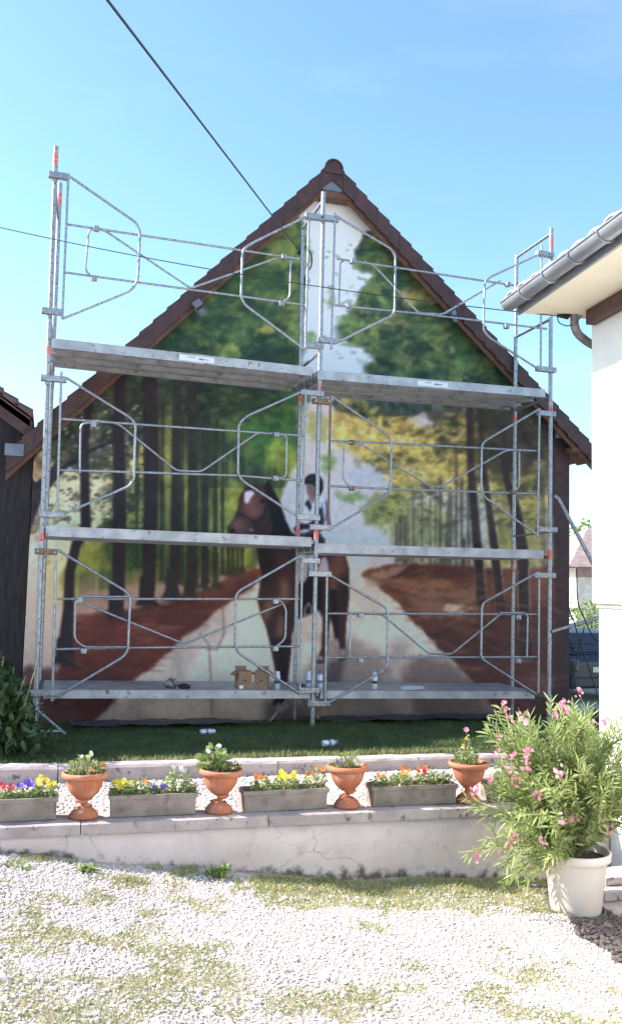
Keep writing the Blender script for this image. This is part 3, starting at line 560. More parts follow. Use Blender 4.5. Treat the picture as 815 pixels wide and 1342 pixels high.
# ------------------------------------------------------------------ painted house
WY = 11.05; RY = 10.8; HBK = 20.0
def rakeL(x): return 7.62-1.07*(3.373-x)
def rakeR(x): return 7.62-.895*(x-3.373)
AX = 3.373
hs = thing('painted_house', 'gable end house whose whole wall carries the woodland and horse mural', 'house', (AX, WY, .3))
hp = Vector(hs.location)
def rel(o, th): o.location = -Vector(th.location); return o      # world-coordinate mesh under its Empty
XL, XR = -.22, 7.10
st = .0128; nx = int((XR-XL)/st); nz = int((7.4-.2)/st)
Xg, Zg = np.meshgrid(np.linspace(XL, XR, nx+1), np.linspace(.2, .2+nz*st, nz+1))
Pw = np.stack([Xg, np.full_like(Xg, WY), Zg-EH], -1); dd = Pw@FW; Ug = 407.5+CF*(Pw@RT)/dd; Vg = 671-CF*(Pw@UP)/dd
fx = np.clip(Ug-MU0, 0, MW-2.001); fy = np.clip(Vg-MV0, 0, MH-2.001); i = fy.astype(int); j = fx.astype(int); a = (fy-i)[..., None]; b = (fx-j)[..., None]
colr = (img[i, j]*(1-a)+img[i+1, j]*a)*(1-b)+(img[i, j+1]*(1-a)+img[i+1, j+1]*a)*b
colr = np.clip(colr/255, 0, 1)
MGAIN = 1.92
gy_ = colr.mean(-1, keepdims=True); colr = gy_+(colr-gy_)*.84
lin = np.clip(np.where(colr < .04045, colr/12.92, ((colr+.055)/1.055)**2.4)**1.17*MGAIN*np.array([1.15, .98, .92]), .004, .85)
idx = np.arange(Xg.size).reshape(Xg.shape)
Fq = np.stack([idx[:-1, :-1], idx[:-1, 1:], idx[1:, 1:], idx[1:, :-1]], -1)
cx, cz = (Xg[:-1, :-1]+Xg[1:, 1:])/2, (Zg[:-1, :-1]+Zg[1:, 1:])/2
ok = (cz < rakeL(cx)-.12) & (cz < rakeR(cx)-.12); Fq = Fq[ok]
used = np.zeros(Xg.size, bool); used[Fq.ravel()] = 1; rem = np.cumsum(used)-1
M_mural = bpy.data.materials.new('mural_paint'); M_mural.use_nodes = True; t = M_mural.node_tree; bs = t.nodes['Principled BSDF']; bs.inputs['Roughness'].default_value = .8
an = t.nodes.new('ShaderNodeAttribute'); an.attribute_name = 'paint'; t.links.new(an.outputs['Color'], bs.inputs['Base Color'])
nn = t.nodes.new('ShaderNodeTexNoise'); nn.inputs['Scale'].default_value = 140; bpn = t.nodes.new('ShaderNodeBump'); bpn.inputs['Strength'].default_value = .25; bpn.inputs['Distance'].default_value = .01
t.links.new(nn.outputs['Fac'], bpn.inputs['Height']); t.links.new(bpn.outputs[0], bs.inputs['Normal'])
Vm = np.stack([Xg.ravel()-hp.x, np.full(Xg.size, 0.), Zg.ravel()-hp.z], -1)[used]
mo = npmesh('mural', Vm, rem[Fq], M_mural, hs)
at_ = mo.data.color_attributes.new('paint', 'FLOAT_COLOR', 'POINT'); at_.data.foreach_set('color', np.concatenate([lin.reshape(-1, 3)[used], np.ones((int(used.sum()), 1))], 1).astype(np.float32).ravel())
mo['label'] = 'painted woodland avenue with a brown horse and its rider'
zi = lambda x: min(rakeL(x), rakeR(x))-.14
MB().prism([(XL, -.2), (XR, -.2), (XR, zi(XR)), (AX, zi(AX)), (XL, zi(XL))], WY+.005, HBK, lambda a, b, d: (a-hp.x, d-hp.y, b-hp.z)).build('wall', M_render, hs)
# roof slabs
EL, ER = -.52, 7.42
def slab(x0, x1, f, t0, t1, y0, y1):
    vs = [(x, y, f(x)+t) for x in (x0, x1) for y in (y0, y1) for t in (t0, t1)]
    vs = [(a-hp.x, b-hp.y, c-hp.z) for a, b, c in vs]
    return MB().add(vs, [(0, 1, 3, 2), (4, 6, 7, 5), (0, 4, 5, 1), (2, 3, 7, 6), (0, 2, 6, 4), (1, 5, 7, 3)])
M_roofrows = mat('brown_tile_rows', (.12, .06, .05), .75, 0, (.2, .1, .09), 4, .3, 40)
for x0, f in ((EL, rakeL), (ER, rakeR)):
    slab(x0, AX, f, -.10, -.045, RY+.06, HBK+.2).build('roof_slab', M_roofrows, hs)
    slab(x0, AX, f, -.325, -.104, RY+.055, RY+.08).build('barge_board', M_wood, hs)
    slab(x0, AX, f, -.135, -.104, RY+.08, WY+.3).build('verge_soffit', M_wood, hs)
# tile courses running back from the verge (steps seen from the side)
def course(f, xa, xb, y0, y1, lift=.0):
    za, zb = f(xa)+lift, f(xb)+lift+.02
    vs = [(xa, y0, za-.05), (xb, y0, zb-.05), (xb, y0, zb), (xa, y0, za), (xa, y1, za-.05), (xb, y1, zb-.05), (xb, y1, zb), (xa, y1, za)]
    return [(a-hp.x, b-hp.y, c-hp.z) for a, b, c in vs], [(0, 1, 2, 3), (7, 6, 5, 4), (0, 3, 7, 4), (1, 5, 6, 2), (3, 2, 6, 7), (0, 4, 5, 1)]
def flip(fs): return [tuple(reversed(f)) for f in fs]
for side, f, xe in ((1, rakeL, EL), (-1, rakeR, ER)):
    n = 24 if side > 0 else 25; dx = (AX-xe)/n; cm = MB()
    for k in range(n):
        xa, xb = xe+dx*k, xe+dx*(k+1.12)          # lower, upper end of the course
        # lower end stands proud of the course below
        sl_ = (f(xb)-f(xa))
        za, zb = f(xa)+.022, f(xa)+sl_-.012
        jit = rnd.uniform(-.006, .006)
        vs = []
        for y0, y1, dn in ((RY+jit, RY+.16, .255),):
            vs = [(xa, y0, za-dn), (xb, y0, zb-dn), (xb, y0, zb), (xa, y0, za), (xa, y0+.035, za-dn), (xb, y0+.035, zb-dn), (xb, y0+.035, zb), (xa, y0+.035, za)]
            top = [(xa, y0, za), (xb, y0, zb), (xb, y1+.1, zb), (xa, y1+.1, za), (xa, y0, za-.03), (xb, y0, zb-.03), (xb, y1+.1, zb-.03), (xa, y1+.1, za-.03)]
        q = [(0, 1, 2, 3), (7, 6, 5, 4), (0, 3, 7, 4), (1, 5, 6, 2), (3, 2, 6, 7), (0, 4, 5, 1)]
        L3 = lambda P: [(a-hp.x, b-hp.y, c-hp.z) for a, b, c in P]
        b_ = MB().add(L3(vs), q if side > 0 else flip(q)).add(L3([(p[0], p[1]+.001, p[2]+.001) for p in top]), q if side > 0 else flip(q))
        b_.build('verge_tile', M_tile, hs)
        V_, F_ = [], []
        cs = [(xa, RY+.27, za-.03), (xb, RY+.27, zb-.03), (xb, RY+.27, zb-.002), (xa, RY+.27, za-.002), (xa, HBK+.2, za-.03), (xb, HBK+.2, zb-.03), (xb, HBK+.2, zb-.002), (xa, HBK+.2, za-.002)]
        cm.add(L3(cs), q if side > 0 else flip(q))
    cm.build('tile_courses', M_roofrows, hs)
# ridge
for k in range(22):
    y0 = RY-.04+k*.42; mb = MB(); n = 12; r0_ = .130 if k == 0 else .12
    for (ra, ya), (rb, yb) in (((r0_, y0), (r0_*.93, y0+.44)),):
        vs = [(AX+ra_*math.cos(math.pi*j/n)-hp.x, yv-hp.y, 7.50+ra_*1.0*math.sin(math.pi*j/n)-hp.z) for ra_, yv in ((ra, ya), (rb, yb), (rb-.02, yb), (ra-.02, ya)) for j in range(n+1)]
        w1 = n+1; mb.add(vs, [(s_*w1+j, s_*w1+j+1, ((s_+1) % 4)*w1+j+1, ((s_+1) % 4)*w1+j) for s_ in range(4) for j in range(n)], False)
    if k == 0:
        mb.add([(AX+.13*math.cos(math.pi*j/n)-hp.x, y0+.02-hp.y, 7.50+.13*math.sin(math.pi*j/n)-hp.z) for j in range(n+1)]+[(AX+.13-hp.x, y0+.02-hp.y, 7.44-hp.z), (AX-.13-hp.x, y0+.02-hp.y, 7.44-hp.z)][::1], [tuple([j for j in range(n+1)]+[n+2, n+1])])
    mb.build('ridge_tile', M_tile, hs)
# apex: zinc triangle over a wooden board
za = 7.62-.30
def tri(y0, y1, zt, zb, m, nm):
    xl = AX-(rakeL(AX)-.0-zt)/1.07
    fl = lambda z: AX-(7.39-z)/1.07; fr = lambda z: AX+(7.39-z)/.895
    MB().prism([(fl(zb), zb), (fr(zb), zb), (fr(zt), zt), (fl(zt), zt)], y0, y1, lambda a, b, d: (a-hp.x, d-hp.y, b-hp.z)).build(nm, m, hs)
tri(RY+.03, RY+.2, 7.388, 7.222, M_zinc, 'apex_flashing'); tri(RY+.04, RY+.22, 7.219, 7.13, M_wood, 'apex_board')
# eaves: zinc cheek panels and short return walls
for pts, y in (([(673+57, 559), (749, 576), (728, 573)], RY+.1),):
    P_ = [at(u, v, y)-hp for u, v in pts]; MB().add(P_+[p+Vector((0, .04, 0)) for p in P_], [(0, 1, 2), (5, 4, 3), (0, 3, 4, 1), (1, 4, 5, 2), (2, 5, 3, 0)]).build('cheek_flashing', M_zinc, hs)
MB().box((7.0-hp.x, RY+.02-hp.y, 3.98-hp.z), (7.36-hp.x, RY+.2-hp.y, 4.04-hp.z)).build('eave_board', M_wood, hs)
MB().box((EL-.02-hp.x, RY-.02-hp.y, 3.42-hp.z), (-.33-hp.x, RY+.08-hp.y, 3.56-hp.z)).build('eave_flashing', M_zinc, hs)

# ------------------------------------------------------------------ neighbour on the left
nb = thing('neighbour_house', 'dark brown house adjoining the mural on the left edge with pantiled slope', 'house', (-3.2, 11, .3)); np_ = Vector(nb.location)
def nR(x): return 4.17-.66*(x+.637)
NX = -3.2  # left of here the unseen roof runs level, shaped to shade the lawn
def NL(P): return [tuple(Vector(p)-np_) for p in P]
MB().prism([(-9, -.2), (XL-.01, -.2), (XL-.01, nR(XL)-.2), (NX, nR(NX)-.2), (-9, nR(NX)-.45)], 11.06, 19.8, lambda a, b, d: (a-np_.x, d-np_.y, b-np_.z)).build('wall', M_trunkwall, nb)
for sx in (0, 1):
    f = nR if sx == 0 else (lambda x: nR(NX)+.05*(x-NX)); xa, xb = (-.28, NX) if sx == 0 else (-9.3, NX)
    vs = [(x, y, f(x)+t) for x in (xa, xb) for y in (10.9, 19.9) for t in (-.14, -.04)]
    MB().add(NL(vs), [(0, 1, 3, 2), (4, 6, 7, 5), (0, 4, 5, 1), (2, 3, 7, 6), (0, 2, 6, 4), (1, 5, 7, 3)]).build('roof_slab', M_tile2, nb)
for j in range(16):                      # pantile rows near the verge, one tile at a time
    for i_ in range(8):
        xb = -.25-j*.17; xa = xb-.21; y0 = 10.80+i_*.21; n = 5
        mb = MB(); vs = []
        for x, lift in ((xb, .035), (xa, -.005)):
            for q in range(n+1): vs.append((x, y0+.22*q/n, nR(x)+lift+.055*math.sin(math.pi*q/n)))
        for x, lift in ((xb, -.03), (xa, -.02)):
            for q in range(n+1): vs.append((x, y0+.22*q/n, nR(x)+lift+.05*math.sin(math.pi*q/n)))
        w1 = n+1; fs = [(q, q+1, w1+q+1, w1+q) for q in range(n)]+[(2*w1+q, 3*w1+q, 3*w1+q+1, 2*w1+q+1) for q in range(n)]+[(q, 2*w1+q, 2*w1+q+1, q+1) for q in range(n)]+[(0, w1, 3*w1, 2*w1), (n, 2*w1+n, 3*w1+n, w1+n)]
        mb.add(NL(vs), fs).build('roof_tile', M_tile2, nb)
vs = [(x, y, nR(x)+t) for x in (-.25, NX) for y in (10.90, 10.93) for t in (-.28, -.06)]
MB().add(NL(vs), [(0, 1, 3, 2), (4, 6, 7, 5), (0, 4, 5, 1), (2, 3, 7, 6), (0, 2, 6, 4), (1, 5, 7, 3)]).build('barge_board', M_tile, nb)
# ------------------------------------------------------------------ low walls
lw = MB(); WYF = 6.3
cap0 = lambda x: .365-.008*x
xs = np.linspace(-6, 4.42, 90)
# rendered front face with slight waviness, concrete cap standing 12 mm proud
prof = []
V, F = [], []
for i, x in enumerate(xs):
    wob = .006*math.sin(x*5.3)+.004*math.sin(x*13)
    for z in (-.7, gz(x), gz(x)+.04, gz(x)*.4+cap0(x)*.6-.05, cap0(x)-.075):
        V.append((x, WYF+.012+wob*(1 if z < .25 else .3)-(.0), z))
    V.append((x, WYF+.2, cap0(x)-.075)); V.append((x, WYF+.2, -.7))
k = 7
for i in range(len(xs)-1):
    for j in range(k-1): F.append((i*k+j, (i+1)*k+j, (i+1)*k+j+1, i*k+j+1))
M_lowwall = mat('stained_white_render', (.60, .49, .45), .9, 0, (.68, .575, .54), 3, .35, 70, col3=(.40, .34, .32), n3=5, r3=(.56, .8))
# mossy splash stains near the foot and hairline cracks
t = M_lowwall.node_tree; bs = t.nodes['Principled BSDF']; src = bs.inputs['Base Color'].links[0].from_socket
ge = t.nodes.new('ShaderNodeTexCoord'); mpv = t.nodes.new('ShaderNodeMapping'); t.links.new(ge.outputs['Object'], mpv.inputs[0]); mpv.inputs['Scale'].default_value = (1, .2, 1.4)
dn = t.nodes.new('ShaderNodeTexNoise'); dn.inputs['Scale'].default_value = 3.5; dn.inputs['Detail'].default_value = 6; t.links.new(mpv.outputs[0], dn.inputs['Vector'])
va = t.nodes.new('ShaderNodeMix'); va.data_type = 'RGBA'; va.blend_type = 'LINEAR_LIGHT'; va.inputs['Factor'].default_value = .22; t.links.new(mpv.outputs[0], va.inputs['A']); t.links.new(dn.outputs['Color'], va.inputs['B'])
vo = t.nodes.new('ShaderNodeTexVoronoi'); vo.feature = 'DISTANCE_TO_EDGE'; vo.inputs['Scale'].default_value = 1.7; t.links.new(va.outputs['Result'], vo.inputs['Vector'])
cr = t.nodes.new('ShaderNodeValToRGB'); t.links.new(vo.outputs['Distance'], cr.inputs[0]); cr.color_ramp.elements[0].position = .002; cr.color_ramp.elements[0].color = (1, 1, 1, 1); cr.color_ramp.elements[1].position = .008; cr.color_ramp.elements[1].color = (0, 0, 0, 1)
ms_ = t.nodes.new('ShaderNodeTexNoise'); ms_.inputs['Scale'].default_value = 1.1; t.links.new(mpv.outputs[0], ms_.inputs['Vector'])
cr2 = t.nodes.new('ShaderNodeValToRGB'); t.links.new(ms_.outputs['Fac'], cr2.inputs[0]); cr2.color_ramp.elements[0].position = .50; cr2.color_ramp.elements[1].position = .60
mu = t.nodes.new('ShaderNodeMath'); mu.operation = 'MULTIPLY'; t.links.new(cr.outputs[0], mu.inputs[0]); t.links.new(cr2.outputs[0], mu.inputs[1])
mx = t.nodes.new('ShaderNodeMix'); mx.data_type = 'RGBA'; t.links.new(mu.outputs[0], mx.inputs['Factor']); t.links.new(src, mx.inputs['A']); mx.inputs['B'].default_value = (.30, .25, .23, 1)
# stain height above the sloping yard comes from a vertex attribute
af = t.nodes.new('ShaderNodeAttribute'); af.attribute_name = 'foot'
sn = t.nodes.new('ShaderNodeTexNoise'); sn.inputs['Scale'].default_value = 14; sn.inputs['Detail'].default_value = 6; t.links.new(ge.outputs['Object'], sn.inputs['Vector'])
ad = t.nodes.new('ShaderNodeMath'); ad.operation = 'MULTIPLY'; t.links.new(af.outputs['Fac'], ad.inputs[0]); t.links.new(sn.outputs['Fac'], ad.inputs[1])
cr3 = t.nodes.new('ShaderNodeValToRGB'); t.links.new(ad.outputs[0], cr3.inputs[0]); cr3.color_ramp.elements[0].position = .33; cr3.color_ramp.elements[1].position = .52
mx2 = t.nodes.new('ShaderNodeMix'); mx2.data_type = 'RGBA'; t.links.new(cr3.outputs[0], mx2.inputs['Factor']); t.links.new(mx.outputs['Result'], mx2.inputs['A']); mx2.inputs['B'].default_value = (.13, .11, .09, 1)
t.links.new(mx2.outputs['Result'], bs.inputs['Base Color'])
wl = thing('low_wall', 'long cracked white rendered low wall in front of the planters', 'wall', (0, 0, 0))
o = npmesh('wall_face', V, F, M_lowwall, wl)
ft = o.data.attributes.new('foot', 'FLOAT', 'POINT'); ft.data.foreach_set('value', np.tile([1., 1., .72 , .1, 0, 0, 0], len(xs)).astype(np.float32))
xc = -6.
for wd in (1.9, 1.35, 1.6, 1.45, 1.3, 1.55, 1.27):
    x1 = xc+wd-.006; mb = MB(); n = 10; vs = []
    for i in range(n+1):
        x = xc+(x1-xc)*i/n; z = cap0(x); j = rnd.uniform(-.003, .003)
        vs += [(x, WYF-.006+j, z-.073), (x, WYF-.008+j, z-.006), (x, WYF+.006, z+rnd.uniform(-.002, .003)), (x, WYF+.3, z-.006), (x, WYF+.3, z-.073)]
    fs = [(i*5+j, (i+1)*5+j, (i+1)*5+(j+1) % 5, i*5+(j+1) % 5) for i in range(n) for j in range(5)]+[(4, 3, 2, 1, 0), tuple(n*5+j for j in range(5))]
    mb.add(vs, fs).build('cap_slab', M_conc, wl); xc += wd
kb = thing('kerb_wall', 'low mottled concrete kerb between the terrace gravel and the lawn', 'kerb', (0, 7.85, 0))
xc = -6.
while xc < 7.4:
    wd = rnd.uniform(1.7, 2.2); n = 14; vs = []; x1 = min(xc+wd-.008, 7.5)
    for i in range(n+1):
        x = xc+(x1-xc)*i/n; z = .447-.008*max(x, 0)+rnd.uniform(-.006, .004)
        vs += [(x, -.03+rnd.uniform(-.004, .004), .05), (x, -.04+rnd.uniform(-.005, .005), z-.02), (x, -.02, z), (x, .19, z-.01), (x, .2, .1)]
    fs = [(i*5+j, (i+1)*5+j, (i+1)*5+(j+1) % 5, i*5+(j+1) % 5) for i in range(n) for j in range(5)]+[(4, 3, 2, 1, 0), tuple(n*5+j for j in range(5))]
    MB().add(vs, fs).build('kerb_block', M_conc, kb); xc += wd

# ------------------------------------------------------------------ house on the right
RA = R(-5.1); C0 = at(775, 410, 6.5)
rh = thing('white_house', 'white rendered house cut off by the right edge with zinc gutter above', 'house', (C0.x, C0.y, -.25), RA); H = C0.z+.25
Minv = (Matrix.Translation(rh.location) @ Matrix.Rotation(RA, 4, 'Z')).inverted()

bz = at(783, 791, 6.5).z+.25

MB().box((0, -8, bz+.005), (7, 0, H+.02)).build('upper_wall', M_white_render, rh)
MB().box((.052, -8, -.3), (6.95, -.02, bz)).build('lower_wall', M_white_render, rh)
MB().box((.03, -8, bz-.03), (.051, -.01, bz+.002)).build('ledge', M_soffit, rh)
ov = .585
MB().box((-ov, -8, H-.004), (.0, .16, H+.02)).add([(0, .16, H-.004), (7, .16, H-.004), (7, 0, H-.004), (0, 0, H-.004)], [(0, 1, 2, 3)]).build('soffit', M_soffit, rh)
MB().box((-.09, -8, H-.13), (-.003, -.06, H-.006)).build('wall_plate', M_beam, rh, .004)
MB().box((-ov-.025, -8, H-.02), (-ov-.003, .17, H+.17)).build('fascia_board', M_gutter, rh)
# half-round gutter
gx0, gz0, gr = -ov-.10, H+.08, .070; n = 14; vs = []
for y in (-8, .19):
    for rr in (gr, gr-.006):
        for q in range(n+1):
            a_ = math.pi+math.pi*q/n; vs.append((gx0+rr*math.cos(a_), y, gz0+rr*math.sin(a_)))
w1 = n+1; fs = [(q, q+1, 2*w1+q+1, 2*w1+q) for q in range(n)]+[(w1+q+1, w1+q, 3*w1+q, 3*w1+q+1) for q in range(n)]+[(0, 2*w1, 3*w1, w1), (n, w1+n, 3*w1+n, 2*w1+n)]
gu = MB().add(vs, fs, True); gu.tube([(gx0-gr, -8, gz0+.004), (gx0-gr, .19, gz0+.004)], .010)
gu.add([(gx0, .188, gz0)]+[(gx0+gr*math.cos(math.pi+math.pi*q/n), .188, gz0+gr*math.sin(math.pi+math.pi*q/n)) for q in range(n+1)], [(0, q+1, q+2) for q in range(n)])
gut = gu.build('gutter', M_gutter, rh)
y = -.18
while y > -5.5:
    mb = MB(); mb.tube([(gx0+(gr+.007)*math.cos(math.pi+math.pi*q/12), y, gz0+(gr+.007)*math.sin(math.pi+math.pi*q/12)) for q in range(13)], .0075, 6)
    mb.build('gutter_bracket', M_gutter, gut); y -= .42
# bent outlet pipe at the far corner
mb = MB(); mb.tube(rounded([(-.115, .09, H+.02), (-.115, .09, H-.10), (-.085, .09, H-.17), (.02, .09, H-.24), (.10, .09, H-.27), (.12, .09, H-.40), (.12, .09, H-2)], .06, 5), .037, 14)
mb.build('downpipe', M_pipe, rh)
# tiled slope: pantiles of the eave rows, a slab behind them
slp = .52; tw = .235
def rz_(x): return H+.215+(x+ov)*slp
vs = [(x, y, rz_(x)+t_) for x in (-ov+.02, 4.) for y in (-8, .2) for t_ in (-.10, -.05)]
MB().add(vs, [(0, 1, 3, 2), (4, 6, 7, 5), (0, 4, 5, 1), (2, 3, 7, 6), (0, 2, 6, 4), (1, 5, 7, 3)]).build('roof_slab', M_pink_tile, rh)
tm = []
for vnt in range(3):
    mb = MB(); n = 8; vs = []
    for th in (0, -.016):
        for x in (0, .36):
            for q in range(n+1):
                yy_ = -tw*q/n; vs.append((x, yy_, th+.045*abs(math.sin(math.pi*q/n))**.8*(1.0 if q < n else 1)+x*(slp-.05)))
    w1 = n+1; fs = [(q, w1+q, w1+q+1, q+1) for q in range(n)]+[(2*w1+q, 2*w1+q+1, 3*w1+q+1, 3*w1+q) for q in range(n)]+[(q, q+1, 2*w1+q+1, 2*w1+q) for q in range(n)]+[(0, 2*w1, 3*w1, w1), (n, w1+n, 3*w1+n, 2*w1+n)]
    tm.append(mb.add(vs, fs).mesh('roof_tile', M_pink_tile))
for i_ in range(3):
    for j in range(24):
        o = link('roof_tile', tm[(i_+j) % 3], rh); o.location = (-ov-.13+i_*.32+rnd.uniform(-.01, .01), .21-j*tw*.98, rz_(-ov-.13+i_*.32)-.035+rnd.uniform(-.004, .006)); o.rotation_euler = (rnd.uniform(-.03, .03), rnd.uniform(-.02, .02), 0)
# cable bracket under the soffit end
mb = MB(); b0 = Minv @ at(741, 415, 6.6); mb.tube([b0+Vector((-.03, 0, .06)), b0+Vector((.1, 0, .06))], .012); mb.tube([b0+Vector((-.08, 0, 0)), b0+Vector((.01, 0, 0)), b0+Vector((.06, 0, .05))], .02, rs=[.012, .026, .012])
mb.tube(rounded([b0+Vector((-.08, 0, 0)), b0+Vector((-.07, 0, -.06)), b0+Vector((.02, 0, -.09)), b0+Vector((.12, 0, -.02)), b0+Vector((.17, 0, .05))], .05), .005)
mb.build('cable_bracket', M_black, rh)

# ladybird wall ornament
lb = thing('ladybird_ornament', 'small red and black ladybird ornament fixed on the white wall', 'wall ornament', Vector(at(802, 873, 6.05)))
lp = Minv @ Vector(lb.location); lp.x = .04; lb.location = Minv.inverted() @ lp; lb.rotation_euler = (0, 0, RA)
Ml = mat('ladybird_red', (.62, .07, .04), .5)
sq = Matrix.Rotation(R(-90), 4, 'Y') @ Matrix.Diagonal((1.2, .95, .5, 1))
mb = MB(); mb.lathe([(.045, 0), (.042, .015), (.03, .032), (.012, .042), (.0, .044)], 20, M=sq); mb.build('shell', Ml, lb)
mb = MB()
for y, z in ((.02, .02), (-.02, .02), (.018, -.018), (-.018, -.018)):
    mb.lathe([(.009, 0), (.007, .004), (0, .006)], 10, M=Matrix.Translation((-.018, y, z)) @ Matrix.Rotation(R(-90), 4, 'Y'))
mb.build('spot', M_black, lb)
mb = MB(); mb.lathe([(.024, 0), (.02, .014), (.008, .022), (0, .023)], 14, M=Matrix.Translation((0, .0, .062)) @ Matrix.Rotation(R(-90), 4, 'Y')); mb.tube([(-.01, .01, .08), (-.015, .025, .105)], .003, 5); mb.tube([(-.01, -.01, .08), (-.015, -.025, .105)], .003, 5); mb.build('head', M_black, lb)
mb = MB()
for s_ in (-1, 1):
    for k in range(3): mb.tube([(-.006, s_*.03, .025-.025*k), (-.012, s_*.055, .03-.035*k), (-.003, s_*.066, .01-.045*k)], .0035, 5)
mb.build('legs', M_black, lb)

# ------------------------------------------------------------------ scaffold
YF, YB = 9.86, 10.76
sc = thing('scaffold', 'galvanised two-bay scaffold with three deck levels standing before the mural', 'scaffold', tuple(at(409, 955, YF)))
so_ = Vector(sc.location)
def SL(P): return [Vector(p)-so_ for p in P]
FR = {'L': ((74, 192), (46, 958)), 'C': ((424, 252), (409, 958)), 'R': ((722, 299), (718.5, 935))}
BK = {'L': ((79.5, 240), (50, 940)), 'C': ((397, 296), (386, 938)), 'R': ((676.5, 334), (670, 926))}
M_hole = mat('pole_hole', (.01, .01, .012), .9)
def lerp(a, b, t_): return a[0]+(b[0]-a[0])*t_, a[1]+(b[1]-a[1])*t_
poles = {}
for side, D, Yp in (('F', FR, YF), ('B', BK, YB)):
    for key, (tp, bt) in D.items():
        a, b = at(*bt, Yp), at(*tp, Yp); a.z = float(lz(Yp))+.01; ln = (b-a).length
        po = MB().tube(SL([a, b]), .0265, 14).build('standard', M_gal, sc); poles[side+key] = (a, b)
        d = (b-a)/ln
        # joints between the 2 m frames: sleeve and red maker's sticker
        for zz in (2.0, 4.02, 6.03) if side == 'F' else (2.03, 4.0):
            if zz < ln-.1:
                p = a+d*zz; MB().tube(SL([p-d*.05, p+d*.02]), .0295, 14).build('collar', M_gal, po)
        if side == 'B' or key == 'L':
            yv = -1
            for k in range(int(ln/.25)):
                p = a+d*(.2+.25*k)
                if not (.15 < .2+.25*k < ln-.08): continue
                MB().lathe([(.0001, .0), (.0075, .0)], 8, M=Matrix.Translation(p-so_+Vector((.004, -.0272, 0))) @ Matrix.Rotation(R(90), 4, 'X'), smooth=False).build('pin_hole', M_hole, po)
def zpole(key, v):
    """point on a standard at photo row v"""
    D, Yp = (FR, YF) if key[0] == 'F' else (BK, YB); tp, bt = D[key[1]]; t_ = (v-tp[1])/(bt[1]-tp[1]); return at(tp[0]+(bt[0]-tp[0])*t_, v, Yp)
for key, v in (('FL', 208), ('FL', 463), ('FL', 707), ('FC', 503), ('FC', 699), ('FR', 318), ('FR', 533), ('FR', 728), ('BL', 262), ('BC', 523), ('BC', 697), ('BR', 551), ('BR', 742)):
    p = zpole(key, v); a, b = poles[key]; d = (b-a).normalized(); MB().tube(SL([p-d*.075, p+d*.075]), .0278, 14, cap=False).build('maker_sticker', M_red, sc)
# transoms joining front and rear standards, and their slanting rungs
def transom(k, v, r=.02, dz=0, dzb=0):
    a = zpole('F'+k, v); b = Vector(poles['B'+k][0]); A, B = poles['B'+k]; t_ = (a.z-A.z)/(B.z-A.z); b = A+(B-A)*t_
    MB().tube(SL([a+Vector((0, 0, dz)), b+Vector((0, 0, dzb))]), r, 10).build('transom', M_gal, sc)
for k, vs_ in (('L', (246, 420, 475, 700, 915)), ('C', (263, 461, 497, 716, 917)), ('R', (306, 418, 521, 730, 917))):
    for v in vs_: transom(k, v)
# guardrail frames: bent tubes traced on the front plane at real tube size
def bar(pts, Yp, r=.0125, rad=.06, name='guard_tube', m=None, parent=None):
    return MB().tube([p-so_ for p in rounded([at(u, v, Yp) for u, v in pts], rad, 4)], r, 8).build(name, m or M_gal, parent or sc)
def frame(rusty, outline, post, rails, diags, hoop, clamps, lugs):
    """one guardrail panel with its sliding rails"""
    e = bpy.data.objects.new('guardrail', None); COL.objects.link(e); e.parent = sc
    m_ = M_rust if rusty else M_gal
    for ol in outline: bar(ol, YF-.05, .0145, .09, 'end_frame', None, e)
    for p in post: bar(p, YF-.05, .014, .01, 'upright', m_, e)
    for r_ in rails: bar(r_, YF-.022, .0135, .01, 'rail', None, e)
    for d in diags: bar(d, YF-.02, .012, .05, 'diagonal', None, e)
    for h_ in hoop: bar(h_, YF-.078, .0115, .07, 'hoop', None, e)
    for u, v in clamps:
        p = at(u, v, YF-.05)-so_; MB().box((p.x-.03, p.y-.035, p.z-.028), (p.x+.03, p.y+.03, p.z+.028)).tube([p+Vector((0, -.05, -.01)), p+Vector((0, -.035, -.01))], .014, 6).build('clamp', M_rust if rusty else M_gal, e, .006)
    for u0_, u1_, v, ru in lugs:
        a, b = at(u0_, v, YF-.045)-so_, at(u1_, v+ (u1_-u0_)*.07, YF-.045)-so_
        lo = MB().box((min(a.x, b.x), a.y-.022, (a.z+b.z)/2-.032), (max(a.x, b.x), a.y+.05, (a.z+b.z)/2+.032)).build('coupler', M_rust if ru else M_gal, e, .006)
        pu = 1 if abs(u0_) < abs(u1_) and u0_ < 100 else 0
        for q in (a+Vector((.03, -.035, .0)), b+Vector((-.03, -.035, 0))): MB().tube([q, q+Vector((0, .02, 0))], .014, 6).build('bolt', M_gal, lo)
    return e
frame(0, [[(90, 230), (179, 292), (184, 304), (181, 368), (172, 381), (82, 418)], [(407, 281), (330, 319), (318, 327), (316, 390), (322, 400), (400, 458)]], [[(90, 230), (82, 418)], [(405, 283), (400, 458)]],
      [[(88, 294), (404, 341)], [(85, 357), (402, 400)]], [[(128, 300), (139, 303), (250, 378), (372, 335)]], [[(130, 300), (117, 301), (112, 355), (124, 365)], [(381, 342), (380, 390), (368, 397)]],
      [(127, 300), (124, 365), (372, 337), (369, 398)], [(64, 92, 229, 0), (55, 84, 407, 0), (400, 425, 283, 0), (400, 424, 452, 0)])
